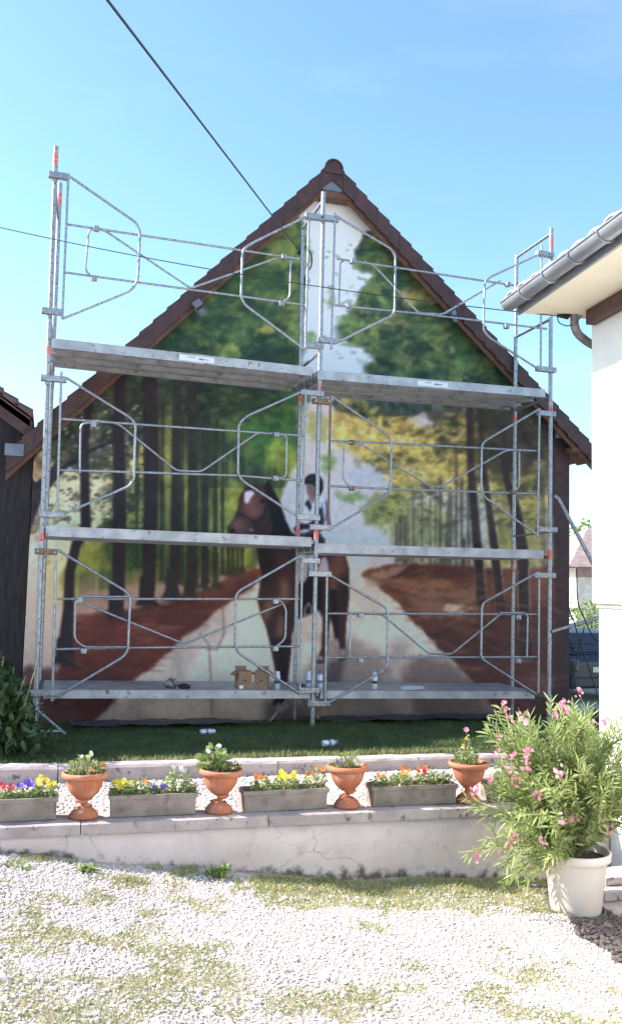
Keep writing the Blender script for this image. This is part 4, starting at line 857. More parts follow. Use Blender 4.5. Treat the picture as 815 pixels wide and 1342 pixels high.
frame(0, [[(440, 283), (512, 326), (518, 335), (517, 408), (511, 415), (440, 450)], [(709, 332), (642, 363), (635, 369), (633, 432), (640, 442), (707, 485)]], [[(439, 279), (434, 458)], [(709, 321), (708, 487)]],
      [[(441, 339), (673, 374)], [(438, 400), (550, 411), (716, 431)]], [[(478, 343), (490, 348), (548, 410), (580, 412), (655, 368)]], [[(450, 342), (446, 344), (444, 402)]],
      [(462, 343), (457, 401), (665, 373), (663, 428)], [(420, 444, 285, 0), (416, 441, 445, 0), (703, 725, 332, 0), (703, 728, 483, 0)])
frame(0, [[(87, 495), (172, 548), (178, 556), (176, 628), (170, 637), (80, 675)], [(398, 512), (324, 545), (313, 555), (312, 621), (318, 630), (393, 679)]], [[(81, 487), (75, 680)], [(401, 510), (396, 680)]],
      [[(79, 549), (178, 556), (400, 571)], [(77, 616), (309, 623), (398, 630)]], [[(125, 551), (155, 555), (232, 617), (264, 618), (338, 567), (360, 568)]], [[(123, 554), (106, 555), (105, 620)], [(362, 569), (376, 570), (375, 625), (362, 627)]],
      [(123, 557), (362, 570), (361, 627)], [(54, 88, 495, 0), (51, 84, 673, 0), (394, 424, 514, 0), (389, 419, 677, 0)])
frame(1, [[(434, 519), (508, 570), (513, 580), (511, 643), (505, 650), (430, 695)], [(706, 536), (636, 577), (631, 583), (630, 643), (634, 651), (704, 702)]], [[(433, 516), (430, 696)]],
      [[(433, 578), (512, 581), (704, 591)], [(432, 637), (511, 641), (704, 647)]], [[(462, 580), (473, 582), (562, 637), (578, 638), (663, 590), (680, 590)]], [[(461, 580), (451, 581), (449, 628), (460, 640)], [(680, 592), (680, 638), (672, 645)]],
      [(461, 580), (461, 640), (672, 645)], [(406, 434, 690, 0), (410, 434, 525, 1), (704, 727, 541, 0), (703, 729, 693, 0)])
bar([(706.5, 535), (704, 704)], YF-.05, .014, .01, 'upright')
frame(0, [[(75, 720), (165, 775), (171, 783), (168, 852), (162, 861), (67, 918)], [(394, 728), (314, 774), (309, 781), (308, 846), (313, 856), (393, 909)]], [[(74, 720), (69, 919)], [(396, 730), (393, 910)]],
      [[(75, 785), (392, 785)], [(71, 851), (168, 849), (394, 847)]], [[(104, 785), (118, 794), (242, 844), (371, 791)]], [[(168, 782), (106, 782), (99, 790), (98, 838), (110, 848), (168, 848)], [(361, 785), (370, 789), (375, 799), (374, 838), (361, 848)]],
      [(105, 787), (110, 853), (361, 788), (361, 850)], [(46, 76, 722, 1), (39, 72, 907, 0), (395, 419, 734, 0), (391, 418, 904, 0)])
frame(0, [[(433, 754), (505, 796), (508, 803), (507, 872), (502, 879), (431, 921)], [(704, 750), (633, 790), (631, 797), (630, 862), (636, 867), (702, 910)]], [[(428.5, 752), (426, 922)], [(706, 749), (705, 908)]],
      [[(428, 804), (704, 805)], [(426, 862), (704, 861)]], [[(480, 804), (500, 805), (562, 857), (592, 857), (655, 805), (680, 805)]], [[(500, 804), (461, 803), (459, 808), (458, 862)], [(655, 803), (688, 803), (691, 808), (690, 862)]],
      [(472, 806), (472, 866), (678, 809), (678, 866)], [(404, 434, 751, 0), (403, 432, 921, 0), (699, 727, 753, 0)])
# decks: two steel planks per bay and level, each with top sheet, lips, ribs
def deck(u0_, v0_, u1_, v1_, th=.105, sticker=None, w_=.30):
    A, B = at(u0_, v0_, YF-.03), at(u1_, v1_, YF-.03); ang = math.atan2(B.z-A.z, B.x-A.x); Ln = (B-A).length
    for k in range(3):
        y0 = .0+k*(w_+.008)
        mb = MB(); M_ = Matrix.Translation(A-so_) @ Matrix.Rotation(-ang, 4, 'Y')
        def bx(a, b): mb.box(a, b, M_)
        bx((0, y0, -.006), (Ln, y0+w_, 0)); bx((0, y0, -th), (Ln, y0+.005, -.007)); bx((0, y0+w_-.005, -th), (Ln, y0+w_, -.007))
        bx((0, y0+.006, -th), (Ln, y0+.035, -th+.004)); bx((0, y0+w_-.035, -th), (Ln, y0+w_-.006, -th+.004))
        for q in (.02, Ln*.33, Ln*.66, Ln-.06): bx((q, y0+.006, -th+.03), (q+.035, y0+w_-.006, -.008))
        o = mb.build('deck_plank', M_deck, sc)
        if k == 0 and sticker:
            x0 = Ln*sticker[0]; mb2 = MB(); mb2.box((x0, -.0025, -th*.82), (x0+.40, -.0003, -th*.22), M_); st_ = mb2.build('sticker', M_white, o)
            mb3 = MB(); xx_ = x0+.10
            for q in range(16):
                if q in (6, 7): xx_ += .02; continue
                hgt = .022 if 7 < q < 12 else .010; zc = -th*.52+(.012 if q < 7 else 0); mb3.box((xx_, -.0045, zc-hgt/2), (xx_+.009, -.003, zc+hgt/2), M_); xx_ += .014
            mb3.build('small_print', M_print, st_)
        for zz in (0, 1):
            hk = MB(); xq = -.03 if zz == 0 else Ln-.01; hk.box((xq, y0+.05, -.07), (xq+.04, y0+.09, -.02), M_); hk.box((xq, y0+w_-.09, -.07), (xq+.04, y0+w_-.05, -.02), M_); hk.build('hook', M_gal, o)
deck(68, 443, 409, 481, sticker=(.47,)); deck(416, 485, 714, 510, sticker=(.42,))
deck(61, 689, 408, 704, .11); deck(416, 712, 712, 721, .11)
deck(58, 904, 407, 905, .09); deck(420, 905, 700, 906, .09)
# feet
for key in ('FL', 'FC', 'FR', 'BL', 'BC', 'BR'):
    a, b = poles[key]; p = a-so_
    f_ = MB(); f_.tube([p+Vector((0, 0, .30)), p+Vector((0, 0, .34))], .036, 10); f_.tube([p+Vector((-.07, -.01, .315)), p+Vector((.07, .01, .315))], .009, 6); f_.build('jack_nut', M_gal, sc)
    MB().box((p.x-.07, p.y-.07, -.005+p.z), (p.x+.07, p.y+.07, .003+p.z)).build('base_plate', M_gal, sc)
a = poles['FL'][0]-so_
for pts in ([a+Vector((0, 0, .26)), a+Vector((-.26, -.02, .02))], [a+Vector((0, 0, .26)), a+Vector((.31, -.06, .0))], [a+Vector((-.24, -.03, .03)), a+Vector((.27, -.05, .03))]):
    MB().tube(pts, .018, 8).build('foot_stay', M_gal, sc)
a = poles['BC'][0]-so_
for pts in ([a+Vector((-.02, -.02, .38)), a+Vector((-.38, -.15, .01))], [a+Vector((.02, -.02, .36)), a+Vector((.30, -.18, .01))], [a+Vector((-.75, -.1, .02)), a+Vector((-.2, -.2, .02))]):
    MB().tube(pts, .02, 8).build('foot_stay', M_gal, sc)
# outrigger braces on the right
pA, pB = at(726, 650, YF-.03), at(731, 653, YF-.04); q = at(773, 732, 9.6); d = (q-pB); e_ = pB+d*((.0+.05-pB.z)/d.z) if d.z else q
MB().tube([p-so_ for p in (pA, pB, q, e_)], .024, 10).build('outrigger', M_gal, sc)
q2 = e_+(pB-e_)*.40; MB().tube([p-so_ for p in (at(722, 828, YF-.02), at(779, 811, 9.75)+(at(779, 811, 9.75)-at(722, 828, YF))*.25)], .024, 10).build('outrigger_stay', M_gal, sc)
MB().tube([p-so_ for p in (at(672, 838, YB), at(722, 843, YF))], .012, 8).build('frame_tie', M_gal, sc)
MB().tube([p-so_ for p in (at(672, 703, YB), at(722, 697, YF))], .012, 8).build('frame_tie', M_gal, sc)

# ------------------------------------------------------------------ things on the lowest deck and the lawn
zd = at(364, 905, YF+.2).z
def deckpt(u, y): # on the deck top sheet
    p = at(u, 905, YF-.03); q = at(u, 880, y); return Vector((q.x, y, p.z))
def can(u, y, label, lying=None, h_=.185, band=False):
    if lying is not None: h_ = .15
    e = thing('spray_can', label, 'spray can', deckpt(u, y) if lying is None else lying, rnd.uniform(0, 3) if lying is None else .25, 'spray cans left by the mural painter')
    T = Matrix.Identity(4) if lying is None else Matrix.Translation((0, 0, .034)) @ Matrix.Rotation(R(90), 4, 'Y')
    MB().lathe([(0, 0), (.031, 0), (.033, .004), (.033, h_-.035), (.029, h_-.022), (.017, h_-.014), (.017, h_-.01)], 18, M=T).build('body', M_can, e)
    MB().lathe([(.0332, h_*.35), (.0336, h_*.36), (.0336, h_*.52), (.0332, h_*.53)], 18, M=T).build('label_band', M_canblue if band or lying is not None else M_print if rnd.random() < .3 else M_canblue, e)
    MB().lathe([(.026, h_-.022), (.026, h_+.012), (.023, h_+.016), (0, h_+.016)], 18, M=T).build('cap', M_canblue if band else M_can, e)
can(364, YF+.12, 'white spray can standing just right of the cardboard boxes'); can(405, YF+.18, 'white spray can half hidden behind the middle scaffold pole')
can(419.5, YF+.15, 'blue capped spray can standing right of the middle scaffold pole', band=True); can(491, YF+.12, 'lone white spray can standing on the right bay deck')
can(0, 0, 'white and blue spray can lying on the shaded lawn', lying=atz(263, 964, .375)); can(0, 0, 'white and blue spray can lying in the sunny grass edge by the kerb', lying=atz(423, 979, .40), band=True)
for u, lab, rz in ((319, 'small open cardboard box with a white label at its corner', .12), (343.5, 'small open cardboard box without white label, right of the other', -.35)):
    e = thing('cardboard_box', lab, 'cardboard box', deckpt(u, YF+.16), rz, 'cardboard boxes on the lowest deck')
    w_, dp, h_ = .155, .15, .20; mb = MB(); tk = .004
    mb.box((-w_/2, -dp/2, 0), (w_/2, -dp/2+tk, h_)); mb.box((-w_/2, dp/2-tk, 0), (w_/2, dp/2, h_)); mb.box((-w_/2, -dp/2+tk, 0), (-w_/2+tk, dp/2-tk, h_)); mb.box((w_/2-tk, -dp/2+tk, 0), (w_/2, dp/2-tk, h_)); mb.box((-w_/2+tk, -dp/2+tk, .001), (w_/2-tk, dp/2-tk, .005)); mb.build('carton', M_card, e)
    for s_ in (-1, 1): MB().box((0, -dp/2, -.001), (.075, dp/2, .003), Matrix.Translation((s_*w_/2, 0, h_)) @ Matrix.Rotation(R(-25) if s_ < 0 else R(205), 4, 'Y') if False else Matrix.Translation((s_*w_/2, 0, h_)) @ Matrix.Rotation(R(38 if s_ > 0 else 142), 4, 'Y')).build('flap', M_card, e)
    MB().box((-w_/2+.01, 0, -.001), (w_/2-.01, .06, .003), Matrix.Translation((0, dp/2, h_)) @ Matrix.Rotation(R(50), 4, 'X')).build('flap', M_card, e)
    g_ = MB()
    # bird-like printed mark: a V with a dot, small type beside it
    yq = -dp/2-.0012
    for P in (((-.028, .098), (0, .078), (.028, .098), (.004, .103), (-.004, .103)), ((-.006, .118), (.006, .118), (.004, .108), (-.004, .108)), ((.03, .06), (.055, .06), (.055, .066), (.03, .066)), ((-.055, .06), (-.03, .06), (-.03, .07), (-.055, .07)), ((-.006, .03), (.006, .03), (.006, .036), (-.006, .036))):
        g_.prism(P, yq, yq+.0008, lambda a, b, d: (a, d, b))
    g_.build('printed_mark', M_print, e)
    if rz > 0: MB().box((-w_/2+.008, yq-.001, .008), (-w_/2+.055, yq+.0006, .045)).build('white_label', M_white, e)
def lump(name, lab, cat, u, y, r3, m, rz=0, seed=1):
    mb = MB(); r_ = random.Random(seed); n, k = 14, 9; ph = [r_.uniform(0, 6) for _ in range(6)]; vs = []
    for i in range(k+1):
        th = math.pi*i/k
        for j in range(n):
            a_ = 2*math.pi*j/n; f = 1+.14*math.sin(3*a_+ph[0]+2*th)+.10*math.sin(5*a_+ph[1]-3*th)+.08*math.sin(7*th+ph[2]); vs.append((r3[0]*f*math.sin(th)*math.cos(a_), r3[1]*f*math.sin(th)*math.sin(a_), max(.0, r3[2]*(1+f*math.cos(th)))))
    mb.add(vs, [(i*n+j, (i+1)*n+j, (i+1)*n+(j+1) % n, i*n+(j+1) % n) for i in range(k) for j in range(n)], True)
    o = mb.build(name, m, None); o.location = deckpt(u, y); o.rotation_euler = (0, 0, rz); tag(o, lab, cat); return o
M_rag = mat('crumpled_rag', (.30, .27, .27), .95, 0, (.08, .08, .11), 22, .6, 60, ramp=(.42, .55))
lump('crumpled_rag', 'crumpled grey and dark rag lying on the left bay deck', 'rag', 225, YF+.14, (.075, .06, .055), M_rag, .3, 3)
lump('dark_cloth', 'small black cloth bundle lying right of the grey rag', 'cloth', 242.5, YF+.12, (.07, .05, .028), M_cable, 0, 5)
e = tag(MB().add([(-.13, -.05, .003), (-.02, -.1, .003), (.15, -.08, .012), (.17, .02, .03), (.02, .09, .03), (-.12, .05, .018)]+[(-.13, -.05, .001), (-.02, -.1, .001), (.15, -.08, .010), (.17, .02, .028), (.02, .09, .028), (-.12, .05, .016)], [(0, 1, 2, 3, 4, 5), (11, 10, 9, 8, 7, 6)]+[(i, 6+i, 6+(i+1) % 6, (i+1) % 6) for i in range(6)]).build('paper_sheet', M_white, None), 'white sheet of paper lying flat on the right bay deck', 'paper'); e.location = deckpt(538, YF+.13)
# tarpaulin strips along the foot of the mural
def tarp(u0_, u1_, lab, seed):
    a, b = at(u0_, 945, 10.9), at(u1_, 945, 10.9); n, k = 60, 12; vs = []; r_ = np.random.default_rng(seed)
    for j in range(k+1):
        for i in range(n+1):
            x = a.x+(b.x-a.x)*i/n; y = 10.15+.85*j/k+.03*math.sin(i*.7+seed); vs.append((x, y, float(lz(y))+.02+.004*math.sin(i*1.3+j)+.008*math.sin(i*.35-j*.9+seed)+.006*r_.random()+.035))
    w1 = n+1; tag(MB().add(vs, [(j*w1+i, j*w1+i+1, (j+1)*w1+i+1, (j+1)*w1+i) for j in range(k) for i in range(n)], True).build('tarpaulin', M_tarp, None), lab, 'tarpaulin', 'dust sheets at the foot of the mural')
tarp(92, 300, 'crumpled blue dust sheet at the wall foot beneath the left scaffold bay', 1); tarp(400, 640, 'crumpled blue dust sheet at the wall foot beneath the right scaffold bay', 2)
# floodlights under the verge
def flood(u, v, rz, lab, s_=1.):
    p = at(u, v, RY-.02); e = thing('floodlight', lab, 'floodlight', p, rz, 'floodlights under the verge')
    T = Matrix.Rotation(R(-38), 4, 'Y') @ Matrix.Diagonal((s_, s_, s_, 1))
    MB().box((-.07, -.12, -.055), (.07, -.02, .055), T).build('housing', M_silver, e, .008)
    MB().box((-.06, -.10, -.20), (.06, -.06, -.065), T @ Matrix.Rotation(R(18), 4, 'X')).build('lamp_head', M_silver, e, .01)
    MB().box((-.045, -.103, -.185), (.045, -.098, -.08), T @ Matrix.Rotation(R(18), 4, 'X')).build('lamp_glass', M_glassl, e)
    MB().tube([T @ Vector(p_) for p_ in ((-.07, -.05, -.04), (-.085, -.08, -.16), (0, -.09, -.23), (.085, -.08, -.16), (.07, -.05, -.04))], .008, 6).build('yoke', M_silver, e)
    MB().tube([(0, -.02, 0), (0, .12, .02)], .02, 8).build('arm', M_silver, e)
flood(258, 400, 0, 'grey floodlight hanging under the left roof verge', .75); flood(590, 411, .4, 'small floodlight under the right roof verge behind the guardrail', .6)

# ------------------------------------------------------------------ overhead cables
def sag(a, b, s_, n=24): return [a+(b-a)*(i/n)-Vector((0, 0, s_*4*(i/n)*(1-i/n))) for i in range(n+1)]
cA = at(393, 330, WY-.06); cB = at(138, -4, 4.2); cB = cB+(cB-cA)*.25
tag(MB().tube(sag(cA, cB, .0), .0075, 8).build('power_cable', M_cable), 'thick black cable running from the sky down to the mural wall', 'cable')
e = thing('cable_anchor', 'black insulator and looped cable fixed near the gable top of the mural', 'cable anchor', tuple(cA)); o_ = Vector(e.location)
MB().tube([Vector((.0, .05, 0)), Vector((0, -.02, 0)), Vector((.02, -.03, -.09))], .02, 8).build('insulator', M_cable, e)
MB().tube([p-o_ for p in rounded([at(393, 326, WY-.05), at(402, 322, WY-.05), at(409, 335, WY-.04), at(408, 350, WY-.04), at(402, 356, WY-.03)], .08)], .009, 6).build('loop', M_cable, e)
wA, wB = at(-60, 284, 9.2), b0_w if False else (Minv.inverted() @ (b0+Vector((-.08, 0, 0))))
tag(MB().tube(sag(wA, wB, .10), .0045, 6).build('thin_wire', M_cable), 'thin black wire crossing the picture in front of the upper guardrails', 'wire')

# ------------------------------------------------------------------ plants: leaf and petal clouds built in numpy
def leafmesh(P, D, Nn, ln, wd, droop=.25):
    """lanceolate leaves, 6 vertices each: base, two pairs, tip"""
    P = np.asarray(P, float); D = np.asarray(D, float); D /= np.linalg.norm(D, axis=1)[:, None]+1e-9
    Sd = np.cross(D, Nn); Sd /= np.linalg.norm(Sd, axis=1)[:, None]+1e-9; ln = np.asarray(ln)[:, None]; wd = np.asarray(wd)[:, None]; g = np.array([0, 0, -1.])
    q = lambda t_, w_: P+D*ln*t_+g*ln*droop*t_*t_+Sd*wd*w_
    V = np.stack([q(0, 0), q(.3, .42), q(.3, -.42), q(.68, .36), q(.68, -.36), q(1, 0)], 1); n = len(P); i = np.arange(n)[:, None]*6
    F = np.concatenate([i+[0, 1, 2], i+[1, 3, 2], i+[2, 3, 4], i+[4, 3, 5]]); return V.reshape(-1, 3), F
def randdir(n, up=0.):
    d = rng.normal(size=(n, 3)); d[:, 2] += up; return d/np.linalg.norm(d, axis=1)[:, None]
def leaves(name, P, D, ln, wd, m, parent, droop=.25):
    V, F = leafmesh(P, D, randdir(len(P), 1.2), ln, wd, droop); return npmesh(name, V, F, m, parent)
def petals(mb_list, c, r, n=5, tilt=None, mess=.25):
    """open flower as n rounded petals facing direction tilt"""
    t_ = Vector(tilt or (0, -1, .6)).normalized(); a_ = t_.orthogonal().normalized(); b_ = t_.cross(a_); off = rnd.uniform(0, 6)
    for k in range(n):
        an_ = off+2*math.pi*k/n; d = a_*math.cos(an_)+b_*math.sin(an_); s_ = t_.cross(d); lift = t_*r*rnd.uniform(.05, .35)
        c0 = Vector(c); mb_list.add([c0, c0+d*r*.55+s_*r*.42+lift*.5, c0+d*r+s_*r*.22+lift, c0+d*r*1.02-s_*r*.22+lift, c0+d*r*.55-s_*r*.42+lift*.5], [(0, 1, 2, 3, 4)])
FM = {'yellow': M_yel, 'orange': M_org, 'purple': M_pur, 'red': M_redp, 'pink': M_pink, 'white': M_whp}
def pansy(loc, colr_, nf, spread, h_, lab, group, cat='flowering plant', name='pansy_plant', nl=60, fr=.021, stalk=0):
    e = thing(name, lab, cat, loc, 0, group); h_ *= 1.4; spread *= 1.12; nl = int(nl*1.9)
    n = nl; r_ = spread*np.sqrt(rng.random(n)); a_ = rng.uniform(0, 2*math.pi, n); z = h_*rng.random(n)**.8*(1-.4*(r_/spread)**2)
    P = np.stack([r_*np.cos(a_), r_*np.sin(a_)*.8, z], -1); D = np.stack([np.cos(a_), np.sin(a_), rng.uniform(-.2, 1.2, n)], -1)+rng.normal(size=(n, 3))*.5
    leaves('foliage', P, D, rng.uniform(.022, .045, n), rng.uniform(.012, .022, n), M_leaf, e)
    sm = MB()
    for k in range(5): a1 = rnd.uniform(0, 6.28); sm.tube([(0, 0, -.01), (spread*.4*math.cos(a1), spread*.4*math.sin(a1), h_*.5), (spread*.7*math.cos(a1), spread*.7*math.sin(a1), h_*.85)], .002, 4, cap=False)
    sm.build('stems', M_stem, e)
    for k in range(nf):
        mb = MB(); r1 = spread*math.sqrt(rnd.random())*.95; a1 = rnd.uniform(0, 6.28); c = (r1*math.cos(a1), r1*math.sin(a1)*.7-.01, h_*rnd.uniform(.75, 1.15)+stalk*rnd.random())
        petals(mb, c, fr*rnd.uniform(.8, 1.15), 5, (rnd.uniform(-.6, .6), -1, rnd.uniform(.2, 1.2))); petals(mb, c, fr*.7, 4, (rnd.uniform(-.6, .6), -1, rnd.uniform(.2, 1.2)))
        if stalk: mb.tube([(c[0]*.6, c[1]*.6, h_*.3), (c[0], c[1], c[2]-.004)], .0016, 4, cap=False)
        mb.build('flower', FM[colr_], e)
    return e
# planter boxes
def planter(u0_, u1_, v_, lab):
    a, b = at(u0_, v_, 6.40), at(u1_, v_-(u1_-u0_)*.03, 6.40); L_ = b.x-a.x; x0 = (a.x+b.x)/2; z0 = cap0(x0)+.002
    e = thing('planter_box', lab, 'planter box', (x0, 6.50, z0), -.0, 'stone-coloured planter boxes along the low wall'); e.rotation_euler = (0, 0, rnd.uniform(-.025, .025))
    h_, hw, t_ = .150, .10, .012; A_, B_ = L_/2*.96, L_/2
    def ring(f, y_, z_): return [(-f, -y_, z_), (f, -y_, z_), (f, y_, z_), (-f, y_, z_)]
    vs = ring(A_, hw*.86, 0)+ring(B_-.012, hw-.008, h_-.032)+ring(B_, hw, h_-.03)+ring(B_, hw, h_)+ring(B_-t_*1.4, hw-t_*1.4, h_)+ring(B_-t_*1.5, hw-t_*1.5, h_-.05)
    fs = [(3, 2, 1, 0)]+[(i*4+j, i*4+(j+1) % 4, (i+1)*4+(j+1) % 4, (i+1)*4+j) for i in range(5) for j in range(4)]
    MB().add(vs, fs).build('trough', M_box, e, .003)
    MB().add([(x, y, h_-.03+rnd.uniform(-.006, .01)) for y in (-hw+t_, 0, hw-t_) for x in np.linspace(-B_+t_, B_-t_, 9)], [(j*9+i, j*9+i+1, (j+1)*9+i+1, (j+1)*9+i) for j in range(2) for i in range(8)]).build('soil', M_soil, e)
    return (x0, 6.50, z0+h_-.028), L_
PG = 'bedding plants in the planter boxes'
def put(pl, f, *a, **k):
    (x, y, z), L_ = pl; return pansy((x+f*L_/2, y+rnd.uniform(-.02, .02), z), *a, **k)
p1 = planter(-30, 76, 1078, 'weathered planter box at the left picture edge with purple and yellow pansies')
put(p1, -.35, 'red', 4, .06, .07, 'dark red pansies in the leftmost box by the picture edge', PG)
put(p1, .22, 'purple', 8, .07, .08, 'purple pansies in the leftmost planter box', PG, nl=90); put(p1, .66, 'yellow', 12, .075, .09, 'dense yellow pansies at the right end of the leftmost planter box', PG, nl=90)
p2 = planter(143, 259, 1075, 'planter box between the first and second urns from the left')
put(p2, -.72, 'yellow', 13, .07, .075, 'dense yellow pansies at the left end of the second planter box', PG, nl=90); put(p2, -.3, 'orange', 1, .07, .09, 'nearly flowerless green plant beside the yellow pansies in second box', PG, nl=90)
put(p2, .15, 'purple', 3, .06, .05, 'small plant with three purple flowers in the second planter box', PG); put(p2, .55, 'white', 3, .08, .13, 'tall pale green plant at the right of the second planter box', PG, nl=130); put(p2, .85, 'white', 2, .05, .06, 'low pale plant at the right end of second box', PG, nl=50)
p3 = planter(318, 431, 1067, 'planter box between the second and third urns from the left')
put(p3, -.5, 'orange', 3, .07, .07, 'green plant with orange flowers left in the third planter box', PG, nl=90); put(p3, .05, 'yellow', 9, .08, .09, 'yellow flowering plant mid third planter box', PG, nl=100)
put(p3, .1, 'yellow', 3, .10, .06, 'sparse tall stalks with yellow blooms in the third planter box', PG, nl=20, stalk=.14); put(p3, .75, 'orange', 5, .07, .10, 'orange and green plant at the right end of third box', PG, nl=90)
p4 = planter(488, 600, 1061, 'planter box between the third and fourth urns from the left')
put(p4, -.75, 'orange', 3, .05, .07, 'orange blooms at the left end of the fourth planter box', PG); put(p4, -.25, 'yellow', 3, .07, .07, 'yellow flower cluster in the fourth planter box', PG, nl=90); put(p4, -.05, 'orange', 5, .12, .09, 'orange flowers on thin stalks in the fourth planter box', PG, nl=60, stalk=.04)
put(p4, .35, 'red', 4, .07, .09, 'red-orange flowers right of middle in the fourth planter box', PG, nl=90); put(p4, .75, 'white', 4, .07, .07, 'white flowers at the right end of the fourth planter box', PG, nl=90)
p5 = planter(641, 752, 1058, 'planter box mostly hidden behind the oleander'); put(p5, -.5, 'white', 3, .07, .08, 'green plant in the planter box behind the oleander', PG, nl=80)
# urns
def urn(u, v, lab, plantlab, flows, seed, hh, tw_=0):
    p = at(u, v, 6.42); z0 = cap0(p.x)+.002; e = thing('terracotta_urn', lab, 'urn', (p.x, 6.46, z0), 0, 'terracotta urns along the low wall')
    k = .335/.335; prof = [(0, 0), (.098, 0), (.100, .022), (.086, .030), (.088, .040), (.070, .052), (.050, .070)]
    MB().lathe(prof, 32).build('foot', M_terra, e)
    mb = MB(); n, m_ = 24, 14; vs = []                      # spiral stem: square-ish section that twists
    for i in range(m_+1):
        t_ = i/m_; r_ = .050+.012*math.cos(t_*2*math.pi)-.008
        for j in range(n):
            a_ = 2*math.pi*j/n; q = r_*(1+.16*math.cos(3*(a_-t_*2.6))); sh = .026*math.sin(t_*math.pi*2); vs.append((q*math.cos(a_)+sh, q*math.sin(a_), .055+t_*.075))
    mb.add(vs, [(i*n+j, i*n+(j+1) % n, (i+1)*n+(j+1) % n, (i+1)*n+j) for i in range(m_) for j in range(n)], True).build('stem', M_terra, e)
    mb = MB(); n = 60; P_ = [(.040, .125), (.066, .138), (.092, .165), (.112, .200), (.124, .238), (.128, .268)]; vs = []
    for r_, z in P_:
        for j in range(n): a_ = 2*math.pi*j/n; vs.append((r_*(1+.018*math.cos(20*a_))*math.cos(a_), r_*(1+.018*math.cos(20*a_))*math.sin(a_), z))
    mb.add(vs, [(i*n+j, i*n+(j+1) % n, (i+1)*n+(j+1) % n, (i+1)*n+j) for i in range(len(P_)-1) for j in range(n)], True).build('bowl', M_terra, e)
    MB().lathe([(.128, .262), (.150, .268), (.160, .276), (.161, .300), (.150, .309), (.138, .306), (.134, .285), (.130, .270)], 36).build('rim', M_terra, e)
    MB().lathe([(.134, .284), (.07, .292), (0, .296)], 20).build('soil', M_soil, e)
    e.rotation_euler = (rnd.uniform(-.02, .02), rnd.uniform(-.025, .025), seed); r_ = random.Random(seed)
    pl = thing('urn_plant', plantlab, 'flowering plant', (p.x, 6.46, z0+.29), 0, 'plants in the terracotta urns')
    return p, pl, z0
def bush(pl, n, rx, h_, cx_=0, ln=(.03, .055), wd=(.014, .028), m_=None, trail=0):
    a_ = rng.uniform(0, 2*math.pi, n); r_ = rx*np.sqrt(rng.random(n)); z = h_*rng.random(n)*(1-.5*(r_/rx)**2)-trail*(r_/rx)**3
    P = np.stack([cx_+r_*np.cos(a_), r_*np.sin(a_)*.8, z], -1); D = np.stack([np.cos(a_), np.sin(a_), rng.uniform(0, 1.4, n)], -1)+rng.normal(size=(n, 3))*.5
    leaves('foliage', P, D, rng.uniform(*ln, n), rng.uniform(*wd, n), m_ or M_leaf, pl)
    sm = MB()
    for k in range(9): a1 = rnd.uniform(0, 6.28); rr = rx*rnd.uniform(.3, .9); sm.tube([(cx_*.5, 0, -.01), (cx_+rr*.5*math.cos(a1), rr*.5*math.sin(a1), h_*.5), (cx_+rr*math.cos(a1), rr*math.sin(a1)*.8, h_*.8)], .0022, 4, cap=False)
    sm.build('stems', M_stem, pl)
def blooms(pl, spots, colr_, r=.018):
    for x, y, z in spots:
        mb = MB(); petals(mb, (x, y, z), r, 6, (rnd.uniform(-.5, .5), -1, .7)); petals(mb, (x, y-.003, z), r*.7, 6, (rnd.uniform(-.5, .5), -1, .9)); petals(mb, (x, y-.004, z), r*.6, 5, (rnd.uniform(-.5, .5), -1, 1.2)); mb.build('flower', FM[colr_], pl)
_, q, _ = urn(110, 1074, 'leftmost terracotta urn, holding a leafy plant with orange blooms', 'bushy green plant with orange blooms in the leftmost urn', None, 1, .3)
bush(q, 230, .115, .13); blooms(q, [(.10, -.02, .06), (.01, -.11, .015), (.12, 0, .065)], 'orange', .017); blooms(q, [(-.03, -.03, .13), (.03, 0, .15)], 'white', .012)
_, q, _ = urn(288, 1068, 'second terracotta urn from the left, with a tall leafy plant leaning left', 'tall broad-leaved plant leaning over the left rim of the second urn', None, 2.2, .3)
bush(q, 170, .085, .17, -.055, (.05, .085), (.026, .044)); bush(q, 90, .06, .06, .08, (.025, .04)); blooms(q, [(-.10, -.05, .15), (-.02, -.03, .18)], 'white', .02)
_, q, _ = urn(457, 1060, 'third terracotta urn from the left, with dark feathery foliage', 'dark feathery foliage with small purple blooms in the third urn', None, 3.1, .3)
bush(q, 330, .085, .12, .0, (.018, .034), (.006, .011), M_weed); bush(q, 60, .09, .05, -.03); blooms(q, [(-.10, -.04, .055), (-.07, -.06, .04)], 'purple', .016); blooms(q, [(.03, -.06, .06), (.05, -.05, .03)], 'white', .014)
_, q, _ = urn(616, 1053, 'rightmost terracotta urn, next to the oleander', 'yellowish green plant with one tall bloom in the rightmost urn', None, 4.4, .3)
bush(q, 170, .09, .13, -.01); bush(q, 40, .03, .24, -.02, (.02, .035)); blooms(q, [(-.06, -.02, .15), (-.02, 0, .2)], 'yellow', .014)
mb = MB(); mb.tube([(0, 0, 0), (-.02, -.03, .18), (-.05, -.05, .27)], .003, 5, cap=False); mb.build('stems', M_stem, q); blooms(q, [(-.05, -.055, .275)], 'pink', .022)

